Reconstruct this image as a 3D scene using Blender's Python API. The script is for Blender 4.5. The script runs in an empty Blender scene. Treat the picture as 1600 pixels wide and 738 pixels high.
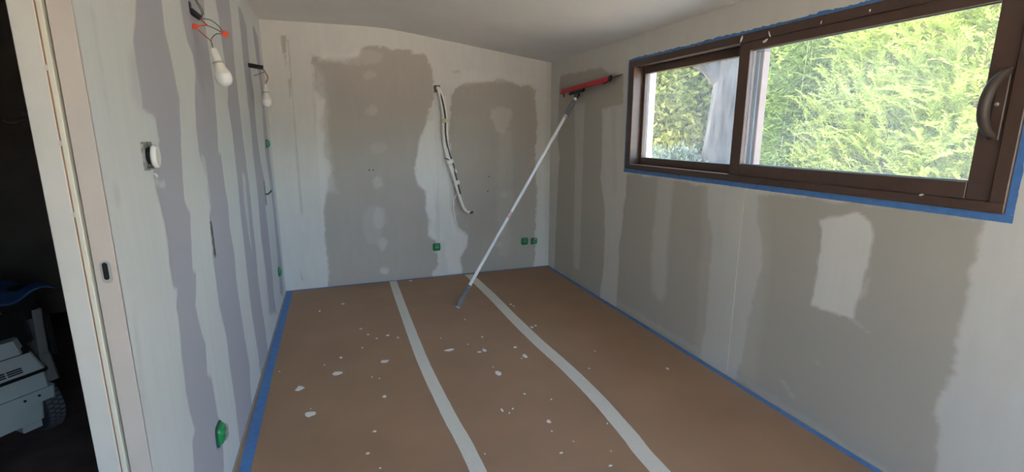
import bpy, math, random
import numpy as np
from mathutils import Vector, Matrix

scene = bpy.context.scene
COL = scene.collection
PI = math.pi

# ------------------------------------------------------------------ camera
cam_data = bpy.data.cameras.new('camera')
cam = bpy.data.objects.new('camera', cam_data)
COL.objects.link(cam)
scene.camera = cam
cam_data.sensor_width = 36.0
cam_data.lens = 36.0 * 765.0 / 1600.0
cam_data.clip_start = 0.02
cam_data.clip_end = 200
cam.location = (0, 0, 1.5)
cam.rotation_euler = (math.radians(90 - 11.885), 0, math.radians(-19.706))

# ------------------------------------------------------------------ sky, sun, exposure
world = bpy.data.worlds.new('sky')
scene.world = world
world.use_nodes = True
wn = world.node_tree
wn.nodes.clear()
w_out = wn.nodes.new('ShaderNodeOutputWorld')
w_bg = wn.nodes.new('ShaderNodeBackground')
w_sky = wn.nodes.new('ShaderNodeTexSky')
w_sky.sky_type = 'NISHITA'
w_sky.sun_disc = False
w_sky.sun_elevation = math.radians(52)
w_sky.sun_rotation = math.radians(-52)
w_sky.dust_density = 3.5
w_sky.air_density = 1.0
w_sky.ozone_density = 1.0
w_bg.inputs['Strength'].default_value = 1.0
wn.links.new(w_sky.outputs[0], w_bg.inputs[0])
wn.links.new(w_bg.outputs[0], w_out.inputs[0])

sun_data = bpy.data.lights.new('sun', 'SUN')
sun_data.energy = 12.0
sun_data.angle = math.radians(0.6)
sun_data.color = (1.0, 0.95, 0.86)
sun = bpy.data.objects.new('sun', sun_data)
COL.objects.link(sun)
sun.location = (-4, 5, 12)
sun.rotation_euler = Vector((-0.48, 0.38, 0.79)).to_track_quat('Z', 'Y').to_euler()

vs = scene.view_settings
vs.view_transform = 'Standard'
vs.look = 'None'
vs.exposure = 1.72
vs.gamma = 1.0
vs.use_curve_mapping = False

# daylight portals: they give off nothing, they only guide sky light through the openings
def portal(name, loc, rot, sx, sy):
    d = bpy.data.lights.new(name, 'AREA')
    d.shape = 'RECTANGLE'
    d.size = sx
    d.size_y = sy
    d.cycles.is_portal = True
    o = bpy.data.objects.new(name, d)
    COL.objects.link(o)
    o.location = loc
    o.rotation_euler = rot
portal('daylight_portal', (2.50, 2.26, 1.63), (0, PI / 2, 0), 0.86, 2.5)
portal('daylight_portal', (0.975, -1.36, 1.25), (PI / 2, 0, PI), 1.95, 1.8)

# ------------------------------------------------------------------ room measures (metres)
XL, XR, YB, YF = -0.535, 2.24, 5.01, -1.2

# patches of joint compound (1 and over) and bare board (0): value, edge softness, strength, outline in wall metres
LEFT_FILL = [
    (0, 0.008, 1, [(1.915,1.937),(1.816,1.764),(1.817,1.633),(1.813,1.574),(1.913,1.552),(1.921,1.473),(1.858,1.417),(1.818,1.369),(1.818,1.341),(1.836,1.287),(1.855,1.217),(1.856,1.147),(1.842,1.072),(1.843,1.001),(1.883,0.98),(1.844,0.929),(1.85,0.88),(1.826,0.753),(1.82,0.63),(1.828,0.533),(1.854,0.465),(1.81,0.447),(1.777,0.349),(1.729,0.255),(2.111,0.008),(2.133,0.09),(2.168,0.171),(2.165,0.301),(2.155,0.39),(2.143,0.517),(2.091,0.563),(2.12,0.676),(2.085,0.747),(2.055,0.857),(2.121,0.966),(2.088,0.993),(2.123,1.097),(2.156,1.198),(2.107,1.259),(2.146,1.426),(2.217,1.622),(2.192,1.739),(2.153,1.846),(2.167,2.001)]),
    (0, 0.008, 1, [(2.413,2.063),(2.424,1.94),(2.454,1.867),(2.512,1.826),(2.527,1.752),(2.475,1.693),(2.414,1.534),(2.405,1.416),(2.442,1.36),(2.488,1.296),(2.466,1.233),(2.483,1.174),(2.441,1.143),(2.404,0.964),(2.413,0.868),(2.415,0.732),(2.475,0.569),(2.467,0.378),(2.476,0.208),(2.468,0.008),(2.463,-0.084),(2.83,-0.136),(2.837,-0.06),(2.862,0.073),(2.914,0.212),(2.871,0.408),(2.846,0.584),(2.837,0.747),(2.864,0.877),(2.828,1.018),(2.854,1.145),(2.831,1.243),(2.83,1.4),(2.772,1.402),(2.83,1.58),(2.866,1.72),(2.844,1.855),(2.831,1.975),(2.878,2.181)]),
    (0, 0.012, 1, [(3.131,2.245),(3.2,2.093),(3.21,1.967),(3.235,1.774),(3.163,1.656),(3.197,1.5),(3.184,1.386),(3.184,1.197),(3.165,1.006),(3.158,0.731),(3.15,0.478),(3.211,0.163),(3.219,-0.015),(3.59,-0.054),(3.581,0.152),(3.534,0.346),(3.509,0.556),(3.542,0.719),(3.553,0.928),(3.563,1.171),(3.549,1.372),(3.52,1.472),(3.538,1.675),(3.528,1.898),(3.568,2.096),(3.59,2.361)]),
    (1, 0.02, 0.75, [(3.363,1.272),(3.457,1.238),(3.431,1.019),(3.401,0.756),(3.354,0.837),(3.323,1.074)]),
    (0, 0.02, 1, [(3.914,2.325),(3.907,2.128),(3.89,1.912),(3.895,1.724),(3.907,1.5),(3.866,1.36),(3.895,1.066),(3.836,0.773),(3.878,0.515),(3.861,0.357),(3.838,0.191),(4.207,0.059),(4.168,0.224),(4.198,0.36),(4.227,0.695),(4.217,0.927),(4.306,1.134),(4.179,1.348),(4.169,1.561),(4.227,1.772),(4.175,2.002),(4.204,2.252),(4.019,2.337)]),
    (0, 0.02, 1, [(4.552,2.308),(4.584,2.117),(4.669,1.837),(4.574,1.567),(4.55,1.334),(4.621,1.106),(4.678,0.788),(4.651,0.42),(4.572,0.107),(4.791,0.025),(4.885,0.363),(4.833,0.67),(4.844,1.086),(4.808,1.324),(4.818,1.5),(4.797,1.741),(4.808,2.014),(4.818,2.282),(4.639,2.333)]),
    (0, 0.02, 0.35, [(1.563,1.789),(1.557,1.729),(1.564,1.654),(1.558,1.545),(1.559,1.529),(1.558,1.592),(1.552,1.699)]),
    (0, 0.015, 0.3, [(1.521,1.377),(1.543,1.35),(1.527,1.302),(1.507,1.321)]),
    (1, 0.01, 0.8, [(1.795,1.355),(1.84,1.349),(1.91,1.337),(1.868,1.33),(1.825,1.345)]),
    (0, 0.03, 0.35, [(1.859,1.78),(1.817,1.633),(1.802,1.573),(1.734,1.604),(1.77,1.713)]),
    (0, 0.012, 0.5, [(2.512,1.826),(2.578,1.809),(2.592,1.73),(2.592,1.708),(2.511,1.722)]),
    (1, 0.01, 0.6, [(2.437,1.415),(2.501,1.384),(2.5,1.272),(2.49,1.164),(2.459,1.22),(2.425,1.307)]),
    (0, 0.02, 0.3, [(1.511,1.044),(1.508,0.973),(1.494,0.829),(1.444,0.591),(1.422,0.607),(1.463,0.845)]),
]
BACK_FILL = [
    (0, 0.012, 0.95, [(-0.132,2.18),(-0.062,2.173),(0.131,2.171),(0.274,2.189),(0.302,2.281),(0.424,2.293),(0.57,2.284),(0.75,2.282),(0.871,2.247),(0.919,2.19),(0.966,2.091),(0.977,1.861),(0.9,1.644),(0.807,1.393),(0.751,1.108),(0.773,1.01),(0.854,0.923),(0.846,0.711),(0.889,0.608),(0.857,0.453),(0.936,0.393),(0.905,0.284),(0.959,0.252),(0.955,0.14),(0.883,0.034),(0.893,-0.088),(-0.169,-0.041),(-0.139,0.128),(-0.144,0.305),(-0.15,0.467),(-0.139,0.769),(-0.079,0.959),(-0.045,1.19),(-0.104,1.311),(-0.075,1.482),(-0.096,1.576),(-0.073,1.652),(-0.046,1.802),(-0.128,1.874)]),
    (1, 0.04, 0.55, [(-0.11,2.115),(-0.047,2.006),(-0.023,1.808),(-0.042,1.547),(-0.018,1.25),(-0.01,0.944),(-0.126,0.948),(-0.142,1.834)]),
    (0, 0.012, 0.95, [(1.139,1.877),(1.26,1.986),(1.381,2.002),(1.468,2.011),(1.675,2.043),(1.794,2.022),(1.887,1.986),(1.974,2.002),(2.062,1.959),(2.076,1.35),(2.073,0.861),(2.066,0.13),(2.06,-0.059),(1.216,-0.086),(1.219,0.059),(1.193,0.176),(1.274,0.297),(1.29,0.416),(1.173,0.515),(1.116,0.73),(1.167,0.843),(1.151,1.018),(1.119,1.359),(1.114,1.677)]),
    (1, 0.015, 0.45, [(1.568,1.734),(1.674,1.768),(1.773,1.737),(1.787,1.652),(1.737,1.553),(1.694,1.5),(1.623,1.52),(1.595,1.605),(1.554,1.643)]),
    (1, 0.03, 0.22, [(1.666,1.553),(1.794,1.52),(1.809,0.871),(1.756,0.156),(1.644,0.166),(1.611,0.879)]),
    (1, 0.02, 0.35, [(0.427,2.041),(0.418,2.02),(0.396,2.004),(0.366,1.998),(0.337,2.002),(0.317,2.016),(0.31,2.036),(0.319,2.057),(0.341,2.072),(0.371,2.079),(0.4,2.075),(0.42,2.061)]),
    (1, 0.02, 0.4, [(0.451,1.717),(0.439,1.693),(0.41,1.675),(0.371,1.668),(0.333,1.674),(0.306,1.691),(0.297,1.715),(0.308,1.739),(0.337,1.757),(0.376,1.764),(0.414,1.758),(0.442,1.741)]),
    (1, 0.02, 0.35, [(0.444,0.66),(0.433,0.605),(0.408,0.566),(0.376,0.553),(0.346,0.57),(0.325,0.612),(0.32,0.667),(0.332,0.722),(0.356,0.761),(0.388,0.774),(0.418,0.758),(0.439,0.716)]),
    (1, 0.02, 0.5, [(0.45,0.395),(0.442,0.363),(0.425,0.339),(0.402,0.332),(0.381,0.343),(0.366,0.368),(0.362,0.402),(0.369,0.435),(0.387,0.458),(0.409,0.465),(0.431,0.455),(0.446,0.429)]),
    (1, 0.02, 0.4, [(0.42,1.028),(0.414,1.0),(0.399,0.98),(0.38,0.973),(0.362,0.981),(0.35,1.002),(0.347,1.031),(0.353,1.059),(0.368,1.079),(0.386,1.086),(0.404,1.078),(0.417,1.057)]),
    (1, 0.02, 0.7, [(0.454,0.097),(0.446,0.081),(0.427,0.07),(0.401,0.068),(0.376,0.075),(0.358,0.089),(0.352,0.107),(0.36,0.123),(0.379,0.134),(0.404,0.136),(0.43,0.129),(0.448,0.115)]),
    (1, 0.02, 0.2, [(0.416,0.603),(0.398,0.506),(0.357,0.436),(0.306,0.413),(0.258,0.443),(0.226,0.517),(0.219,0.615),(0.238,0.711),(0.277,0.779),(0.328,0.803),(0.375,0.775),(0.408,0.702)]),
    (1, 0.02, 0.3, [(0.506,2.2),(0.473,2.164),(0.386,2.135),(0.27,2.121),(0.156,2.125),(0.076,2.146),(0.048,2.178),(0.08,2.213),(0.163,2.242),(0.277,2.257),(0.392,2.254),(0.476,2.233)]),
    (1, 0.02, 0.2, [(0.499,1.352),(0.486,1.328),(0.454,1.31),(0.411,1.304),(0.369,1.311),(0.339,1.329),(0.329,1.354),(0.342,1.378),(0.373,1.396),(0.416,1.402),(0.458,1.396),(0.488,1.377)]),
    (1, 0.02, 0.35, [(1.757,0.838),(1.75,0.821),(1.732,0.809),(1.706,0.806),(1.68,0.811),(1.661,0.825),(1.655,0.843),(1.662,0.86),(1.68,0.872),(1.706,0.875),(1.732,0.87),(1.75,0.856)]),
    (1, 0.02, 0.25, [(1.734,0.449),(1.728,0.417),(1.712,0.395),(1.689,0.387),(1.667,0.398),(1.651,0.422),(1.645,0.455),(1.651,0.487),(1.668,0.509),(1.69,0.517),(1.712,0.507),(1.728,0.482)]),
    (1, 0.02, 0.3, [(1.689,0.293),(1.683,0.272),(1.666,0.257),(1.644,0.253),(1.622,0.261),(1.606,0.278),(1.6,0.3),(1.606,0.321),(1.622,0.336),(1.644,0.34),(1.667,0.333),(1.683,0.316)]),
    (1, 0.008, 0.6, [(1.134,0.898),(1.163,0.694),(1.187,0.521),(1.159,0.502),(1.121,0.662)]),
    (1.2, 0.015, 0.9, [(0.956,1.799),(0.976,1.613),(0.898,1.613),(0.807,1.393),(0.757,1.108),(0.778,0.978),(0.867,0.909),(0.86,0.71),(0.896,0.607),(0.871,0.452),(0.949,0.392),(0.942,0.57),(0.973,0.905),(0.987,1.55)]),
    (1.2, 0.012, 0.9, [(1.013,0.702),(1.109,0.731),(1.173,0.515),(1.29,0.416),(1.274,0.297),(1.193,0.176),(1.218,0.023),(1.062,0.016),(1.037,0.357)]),
    (1.2, 0.03, 0.7, [(-0.06,2.2),(0.189,2.196),(0.307,2.275),(0.275,2.217),(0.158,2.155),(-0.064,2.145)]),
    (1.2, 0.02, 0.6, [(-0.117,1.806),(-0.051,1.802),(-0.073,1.652),(-0.096,1.576),(-0.075,1.482),(-0.104,1.311),(-0.069,1.178),(-0.139,0.769),(-0.15,0.467),(-0.144,0.305),(-0.139,0.128),(-0.192,0.061),(-0.25,0.067),(-0.183,0.951)]),
    (1.15, 0.03, 0.5, [(1.25,2.114),(1.724,2.121),(2.046,2.05),(2.01,2.003),(1.675,2.031),(1.26,1.986)]),
    (0, 0.006, 0.9, [(-0.376,2.34),(-0.329,2.348),(-0.342,2.202),(-0.369,2.19),(-0.373,2.254)]),
    (0, 0.006, 0.7, [(-0.364,2.18),(-0.344,2.181),(-0.352,2.083)]),
    (0, 0.006, 0.6, [(-0.346,1.973),(-0.318,1.985),(-0.331,1.84),(-0.352,1.773)]),
    (0, 0.006, 0.55, [(-0.322,2.311),(-0.311,2.312),(-0.316,1.83),(-0.323,1.285),(-0.324,0.742),(-0.335,0.743),(-0.334,1.285),(-0.326,1.829)]),
    (0, 0.006, 0.6, [(-0.391,0.198),(-0.371,0.093),(-0.389,0.082)]),
    (0, 0.02, 0.35, [(-0.136,2.197),(-0.109,2.198),(-0.156,1.662),(-0.171,0.95),(-0.188,0.951),(-0.172,1.662)]),
    (0, 0.03, 0.3, [(2.19,2.281),(2.271,2.285),(2.268,-0.041),(2.195,-0.034)]),
    (0, 0.006, 0.5, [(1.158,2.099),(1.224,2.119),(1.25,2.102),(1.197,2.082)]),
]
RIGHT_FILL = [
    (0, 0.012, 1, [(4.791,2.079),(4.364,2.07),(3.944,2.061),(3.875,2.011),(3.589,1.955),(3.571,1.744),(3.808,1.694),(3.847,1.652),(3.868,1.489),(3.67,1.276),(3.513,1.18),(2.964,1.174),(2.396,1.164),(2.149,1.168),(1.937,1.175),(1.685,1.18),(1.395,1.185),(1.164,1.188),(1.093,1.185),(1.09,1.164),(1.093,1.075),(1.103,0.998),(1.087,0.822),(1.092,0.696),(1.087,0.585),(1.124,0.399),(1.099,0.327),(1.083,0.132),(1.073,-0.019),(1.51,-0.04),(2.428,-0.023),(3.564,-0.026),(4.844,-0.009),(4.832,0.12),(4.809,0.751),(4.769,1.288),(4.823,1.42),(4.808,1.781)]),  # outline beneath the blade takes in its shadow, coloured as bare board
    (1, 0.02, 0.65, [(4.455,1.794),(4.23,1.77),(4.239,1.308),(4.247,0.15),(4.373,0.117),(4.399,1.302)]),
    (1, 0.01, 0.95, [(3.906,1.703),(3.727,1.727),(3.558,1.703),(3.466,1.193),(3.461,1.032),(3.5,0.807),(3.529,0.564),(3.525,0.269),(3.547,0.022),(3.561,-0.066),(3.833,-0.069),(3.816,0.025),(3.776,0.276),(3.766,0.589),(3.811,0.884),(3.895,1.099),(3.889,1.322)]),
    (1, 0.035, 0.6, [(3.048,1.186),(3.072,0.876),(3.077,0.596),(3.047,0.291),(2.923,0.255),(2.876,0.32),(2.885,0.554),(2.888,0.868),(2.871,1.182)]),
    (1, 0.014, 0.85, [(2.538,1.178),(2.513,0.966),(2.453,0.851),(2.444,0.576),(2.434,0.293),(2.467,0.103),(2.467,-0.065),(2.145,-0.018),(2.12,0.23),(2.087,0.542),(2.061,0.735),(2.07,0.879),(2.117,1.03),(2.118,1.179)]),
    (1, 0.05, 0.35, [(2.578,1.174),(2.542,0.703),(2.523,-0.02),(2.005,0.054),(2.006,0.757),(2.061,1.178)]),
    (1.2, 0.008, 1, [(1.737,1.075),(1.681,1.109),(1.548,1.139),(1.493,1.116),(1.468,1.044),(1.472,0.919),(1.488,0.79),(1.5,0.692),(1.499,0.642),(1.604,0.636),(1.729,0.633),(1.722,0.738),(1.715,0.917),(1.72,1.023)]),
    (1, 0.012, 0.6, [(1.501,0.654),(1.411,0.604),(1.461,0.612),(1.535,0.635)]),
    (1, 0.012, 0.5, [(1.478,0.86),(1.451,0.856),(1.471,0.777),(1.486,0.741)]),
    (1, 0.015, 0.45, [(1.683,0.382),(1.653,0.377),(1.616,0.342),(1.655,0.341)]),
    (1, 0.01, 0.45, [(1.836,0.16),(1.816,0.163),(1.744,0.109),(1.767,0.101)]),
    (1, 0.02, 0.35, [(3.568,0.027),(2.432,0.012),(1.515,-0.008),(1.213,-0.008),(1.216,0.012),(1.52,0.032),(2.438,0.065),(3.572,0.073)]),
    (0, 0.03, 0.25, [(3.758,1.728),(3.686,1.725),(3.607,1.01),(3.679,1.002)]),
]
FLAKES = [(-0.021,4.425,0.0173,0.0228),(-0.213,4.303,0.0118,0.0142),(0.144,3.645,0.0105,0.0135),(0.201,3.548,0.0082,0.0104),(0.286,3.577,0.0167,0.0159),(0.353,3.51,0.0103,0.0181),(0.091,3.415,0.0059,0.0119),(-0.053,3.3,0.0131,0.0177),(-0.159,3.222,0.0054,0.0084),(-0.083,3.074,0.0394,0.0271),(0.224,3.144,0.0323,0.023),(-0.428,3.225,0.0045,0.0082),(-0.293,2.949,0.028,0.0351),(-0.221,2.636,0.0315,0.0346),(0.175,2.685,0.0112,0.0141),(0.096,2.354,0.0113,0.0111),(0.051,2.183,0.0092,0.0096),(0.167,2.916,0.0069,0.0091),(0.652,3.392,0.0051,0.0101),(0.913,3.697,0.0068,0.0122),(0.669,3.17,0.0447,0.0226),(0.948,3.308,0.0083,0.0152),(0.858,3.069,0.0154,0.0132),(0.896,3.083,0.0145,0.0268),(0.813,3.216,0.005,0.0095),(0.88,2.821,0.0054,0.0096),(0.884,2.735,0.0211,0.0367),(0.772,2.318,0.0076,0.0178),(0.651,4.929,0.02,0.0197),(0.1,3.779,0.0129,0.0115),(0.125,2.95,0.0069,0.0092),(0.097,2.054,0.0057,0.0048),(0.576,1.99,0.0045,0.0045),(-0.222,2.691,0.0045,0.006),(1.39,3.912,0.0144,0.0191),(1.397,3.853,0.0103,0.0149),(1.37,3.36,0.0139,0.0208),(1.408,3.379,0.014,0.0181),(0.913,3.695,0.0072,0.013),(1.119,3.055,0.0125,0.0146),(1.135,2.9,0.0161,0.0338),(1.099,2.875,0.006,0.011),(0.952,2.438,0.0094,0.0099),(0.772,2.318,0.0081,0.0204),(0.833,2.312,0.0073,0.0088),(0.801,2.28,0.0048,0.0071),(0.972,2.133,0.0124,0.0162),(0.951,2.049,0.0053,0.0076),(1.623,2.808,0.0051,0.0096),(1.461,2.593,0.0076,0.0102),(1.363,2.488,0.0046,0.0075),(1.938,2.418,0.0095,0.0148),(1.253,2.013,0.0046,0.0068),(1.095,1.715,0.0114,0.0083),(0.922,1.875,0.0098,0.0055),(1.017,1.935,0.0045,0.0059),(0.576,1.99,0.0045,0.0054),(1.152,1.805,0.0045,0.0045),(1.074,2.329,0.0059,0.0079)]

# ------------------------------------------------------------------ materials
MATS = {}
def mat(name, color, rough=0.6, metal=0.0, noise=0.0, nscale=20.0, bump=0.0, bscale=80.0, spec=0.5, stretch=None, color2=None):
    if name in MATS:
        return MATS[name]
    m = bpy.data.materials.new(name)
    m.use_nodes = True
    nt = m.node_tree
    b = nt.nodes['Principled BSDF']
    b.inputs['Roughness'].default_value = rough
    b.inputs['Metallic'].default_value = metal
    b.inputs['Specular IOR Level'].default_value = spec
    b.inputs['Base Color'].default_value = (*color, 1)
    tc = nt.nodes.new('ShaderNodeTexCoord')
    src = tc.outputs['Object']
    if stretch:
        mp = nt.nodes.new('ShaderNodeMapping')
        mp.inputs['Scale'].default_value = stretch
        nt.links.new(src, mp.inputs[0])
        src = mp.outputs[0]
    if noise > 0 or color2:
        n = nt.nodes.new('ShaderNodeTexNoise')
        n.inputs['Scale'].default_value = nscale
        n.inputs['Detail'].default_value = 6
        nt.links.new(src, n.inputs['Vector'])
        r = nt.nodes.new('ShaderNodeValToRGB')
        c2 = color2 or tuple(max(0, c * (1 - noise)) for c in color)
        c1 = color if color2 else tuple(min(1, c * (1 + noise)) for c in color)
        r.color_ramp.elements[0].position = 0.3
        r.color_ramp.elements[0].color = (*c2, 1)
        r.color_ramp.elements[1].position = 0.7
        r.color_ramp.elements[1].color = (*c1, 1)
        nt.links.new(n.outputs['Fac'], r.inputs[0])
        nt.links.new(r.outputs[0], b.inputs['Base Color'])
    if bump > 0:
        n2 = nt.nodes.new('ShaderNodeTexNoise')
        n2.inputs['Scale'].default_value = bscale
        n2.inputs['Detail'].default_value = 5
        nt.links.new(src, n2.inputs['Vector'])
        bp = nt.nodes.new('ShaderNodeBump')
        bp.inputs['Strength'].default_value = bump
        bp.inputs['Distance'].default_value = 0.01
        nt.links.new(n2.outputs['Fac'], bp.inputs['Height'])
        nt.links.new(bp.outputs[0], b.inputs['Normal'])
    MATS[name] = m
    return m

def wall_mat(name, board, filler, stretch):
    """plasterboard under joint compound: mesh attribute 'fill' says where compound was spread"""
    m = bpy.data.materials.new(name)
    m.use_nodes = True
    nt = m.node_tree
    b = nt.nodes['Principled BSDF']
    b.inputs['Roughness'].default_value = 0.75
    b.inputs['Specular IOR Level'].default_value = 0.25
    at = nt.nodes.new('ShaderNodeAttribute')
    at.attribute_name = 'fill'
    tc = nt.nodes.new('ShaderNodeTexCoord')
    mp = nt.nodes.new('ShaderNodeMapping')
    mp.inputs['Scale'].default_value = stretch
    nt.links.new(tc.outputs['Object'], mp.inputs[0])
    def noise(scale, vec, detail=6, rough=0.6):
        n = nt.nodes.new('ShaderNodeTexNoise')
        n.inputs['Scale'].default_value = scale
        n.inputs['Detail'].default_value = detail
        n.inputs['Roughness'].default_value = rough
        nt.links.new(vec, n.inputs['Vector'])
        return n.outputs['Fac']
    def math_node(op, a, c, d=None):
        n = nt.nodes.new('ShaderNodeMath')
        n.operation = op
        for i, v in enumerate((a, c, d)):
            if v is None:
                continue
            if isinstance(v, (int, float)):
                n.inputs[i].default_value = v
            else:
                nt.links.new(v, n.inputs[i])
        return n.outputs[0]
    streak = noise(6.0, mp.outputs[0])
    blot = noise(2.3, tc.outputs['Object'])
    f1 = math_node('MULTIPLY_ADD', math_node('SUBTRACT', streak, 0.5), 0.22, at.outputs['Fac'])
    f2 = math_node('MULTIPLY_ADD', math_node('SUBTRACT', blot, 0.5), 0.18, f1)
    mr = nt.nodes.new('ShaderNodeMapRange')
    mr.inputs['From Min'].default_value = 0.02
    mr.inputs['From Max'].default_value = 1.25
    nt.links.new(f2, mr.inputs['Value'])
    ramp = nt.nodes.new('ShaderNodeValToRGB')
    ramp.color_ramp.elements[0].color = (*board, 1)
    ramp.color_ramp.elements[1].color = (*[min(.85, c * 1.18) for c in filler], 1)
    mid = ramp.color_ramp.elements.new(0.78)
    mid.color = (*filler, 1)
    nt.links.new(mr.outputs[0], ramp.inputs[0])
    nt.links.new(ramp.outputs[0], b.inputs['Base Color'])
    fine = noise(55.0, tc.outputs['Object'])
    hgt = math_node('MULTIPLY_ADD', fine, 0.12, math_node('MULTIPLY_ADD', streak, 0.25, at.outputs['Fac']))
    bp = nt.nodes.new('ShaderNodeBump')
    bp.inputs['Strength'].default_value = 0.25
    bp.inputs['Distance'].default_value = 0.003
    nt.links.new(hgt, bp.inputs['Height'])
    nt.links.new(bp.outputs[0], b.inputs['Normal'])
    return m

def glass_mat(name, dirt_haze):
    m = bpy.data.materials.new(name)
    m.use_nodes = True
    nt = m.node_tree
    nt.nodes.remove(nt.nodes['Principled BSDF'])
    out = nt.nodes['Material Output']
    tr = nt.nodes.new('ShaderNodeBsdfTransparent')
    tr.inputs[0].default_value = (0.96, 0.98, 0.97, 1)
    gl = nt.nodes.new('ShaderNodeBsdfGlossy')
    gl.inputs['Roughness'].default_value = 0.03
    lw = nt.nodes.new('ShaderNodeLayerWeight')
    pw = nt.nodes.new('ShaderNodeMath')
    pw.operation = 'POWER'
    pw.inputs[1].default_value = 5.0
    nt.links.new(lw.outputs['Facing'], pw.inputs[0])
    fr = nt.nodes.new('ShaderNodeMath')
    fr.operation = 'MULTIPLY_ADD'
    fr.inputs[1].default_value = 0.9
    fr.inputs[2].default_value = 0.03
    nt.links.new(pw.outputs[0], fr.inputs[0])
    mx = nt.nodes.new('ShaderNodeMixShader')
    nt.links.new(fr.outputs[0], mx.inputs[0])
    nt.links.new(tr.outputs[0], mx.inputs[1])
    nt.links.new(gl.outputs[0], mx.inputs[2])
    df = nt.nodes.new('ShaderNodeBsdfTranslucent')  # pale veil: outside glare painted into the glass along with dirt
    df.inputs[0].default_value = (0.9, 0.93, 0.95, 1)
    tc = nt.nodes.new('ShaderNodeTexCoord')
    n = nt.nodes.new('ShaderNodeTexNoise')
    n.inputs['Scale'].default_value = 3.0
    n.inputs['Detail'].default_value = 5
    nt.links.new(tc.outputs['Object'], n.inputs['Vector'])
    mul = nt.nodes.new('ShaderNodeMath')
    mul.operation = 'MULTIPLY'
    mul.inputs[1].default_value = dirt_haze * 2
    nt.links.new(n.outputs['Fac'], mul.inputs[0])
    mx2 = nt.nodes.new('ShaderNodeMixShader')
    nt.links.new(mul.outputs[0], mx2.inputs[0])
    nt.links.new(mx.outputs[0], mx2.inputs[1])
    nt.links.new(df.outputs[0], mx2.inputs[2])
    nt.links.new(mx2.outputs[0], out.inputs[0])
    return m

def leaf_mat(name, c1, c2, trans=0.45):
    m = bpy.data.materials.new(name)
    m.use_nodes = True
    nt = m.node_tree
    nt.nodes.remove(nt.nodes['Principled BSDF'])
    out = nt.nodes['Material Output']
    at = nt.nodes.new('ShaderNodeAttribute')
    at.attribute_name = 'tone'
    r = nt.nodes.new('ShaderNodeValToRGB')
    r.color_ramp.elements[0].color = (*c1, 1)
    r.color_ramp.elements[1].color = (*c2, 1)
    nt.links.new(at.outputs['Fac'], r.inputs[0])
    d = nt.nodes.new('ShaderNodeBsdfDiffuse')
    t = nt.nodes.new('ShaderNodeBsdfTranslucent')
    nt.links.new(r.outputs[0], d.inputs[0])
    nt.links.new(r.outputs[0], t.inputs[0])
    mx = nt.nodes.new('ShaderNodeMixShader')
    mx.inputs[0].default_value = trans
    nt.links.new(d.outputs[0], mx.inputs[1])
    nt.links.new(t.outputs[0], mx.inputs[2])
    nt.links.new(mx.outputs[0], out.inputs[0])
    return m

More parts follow.
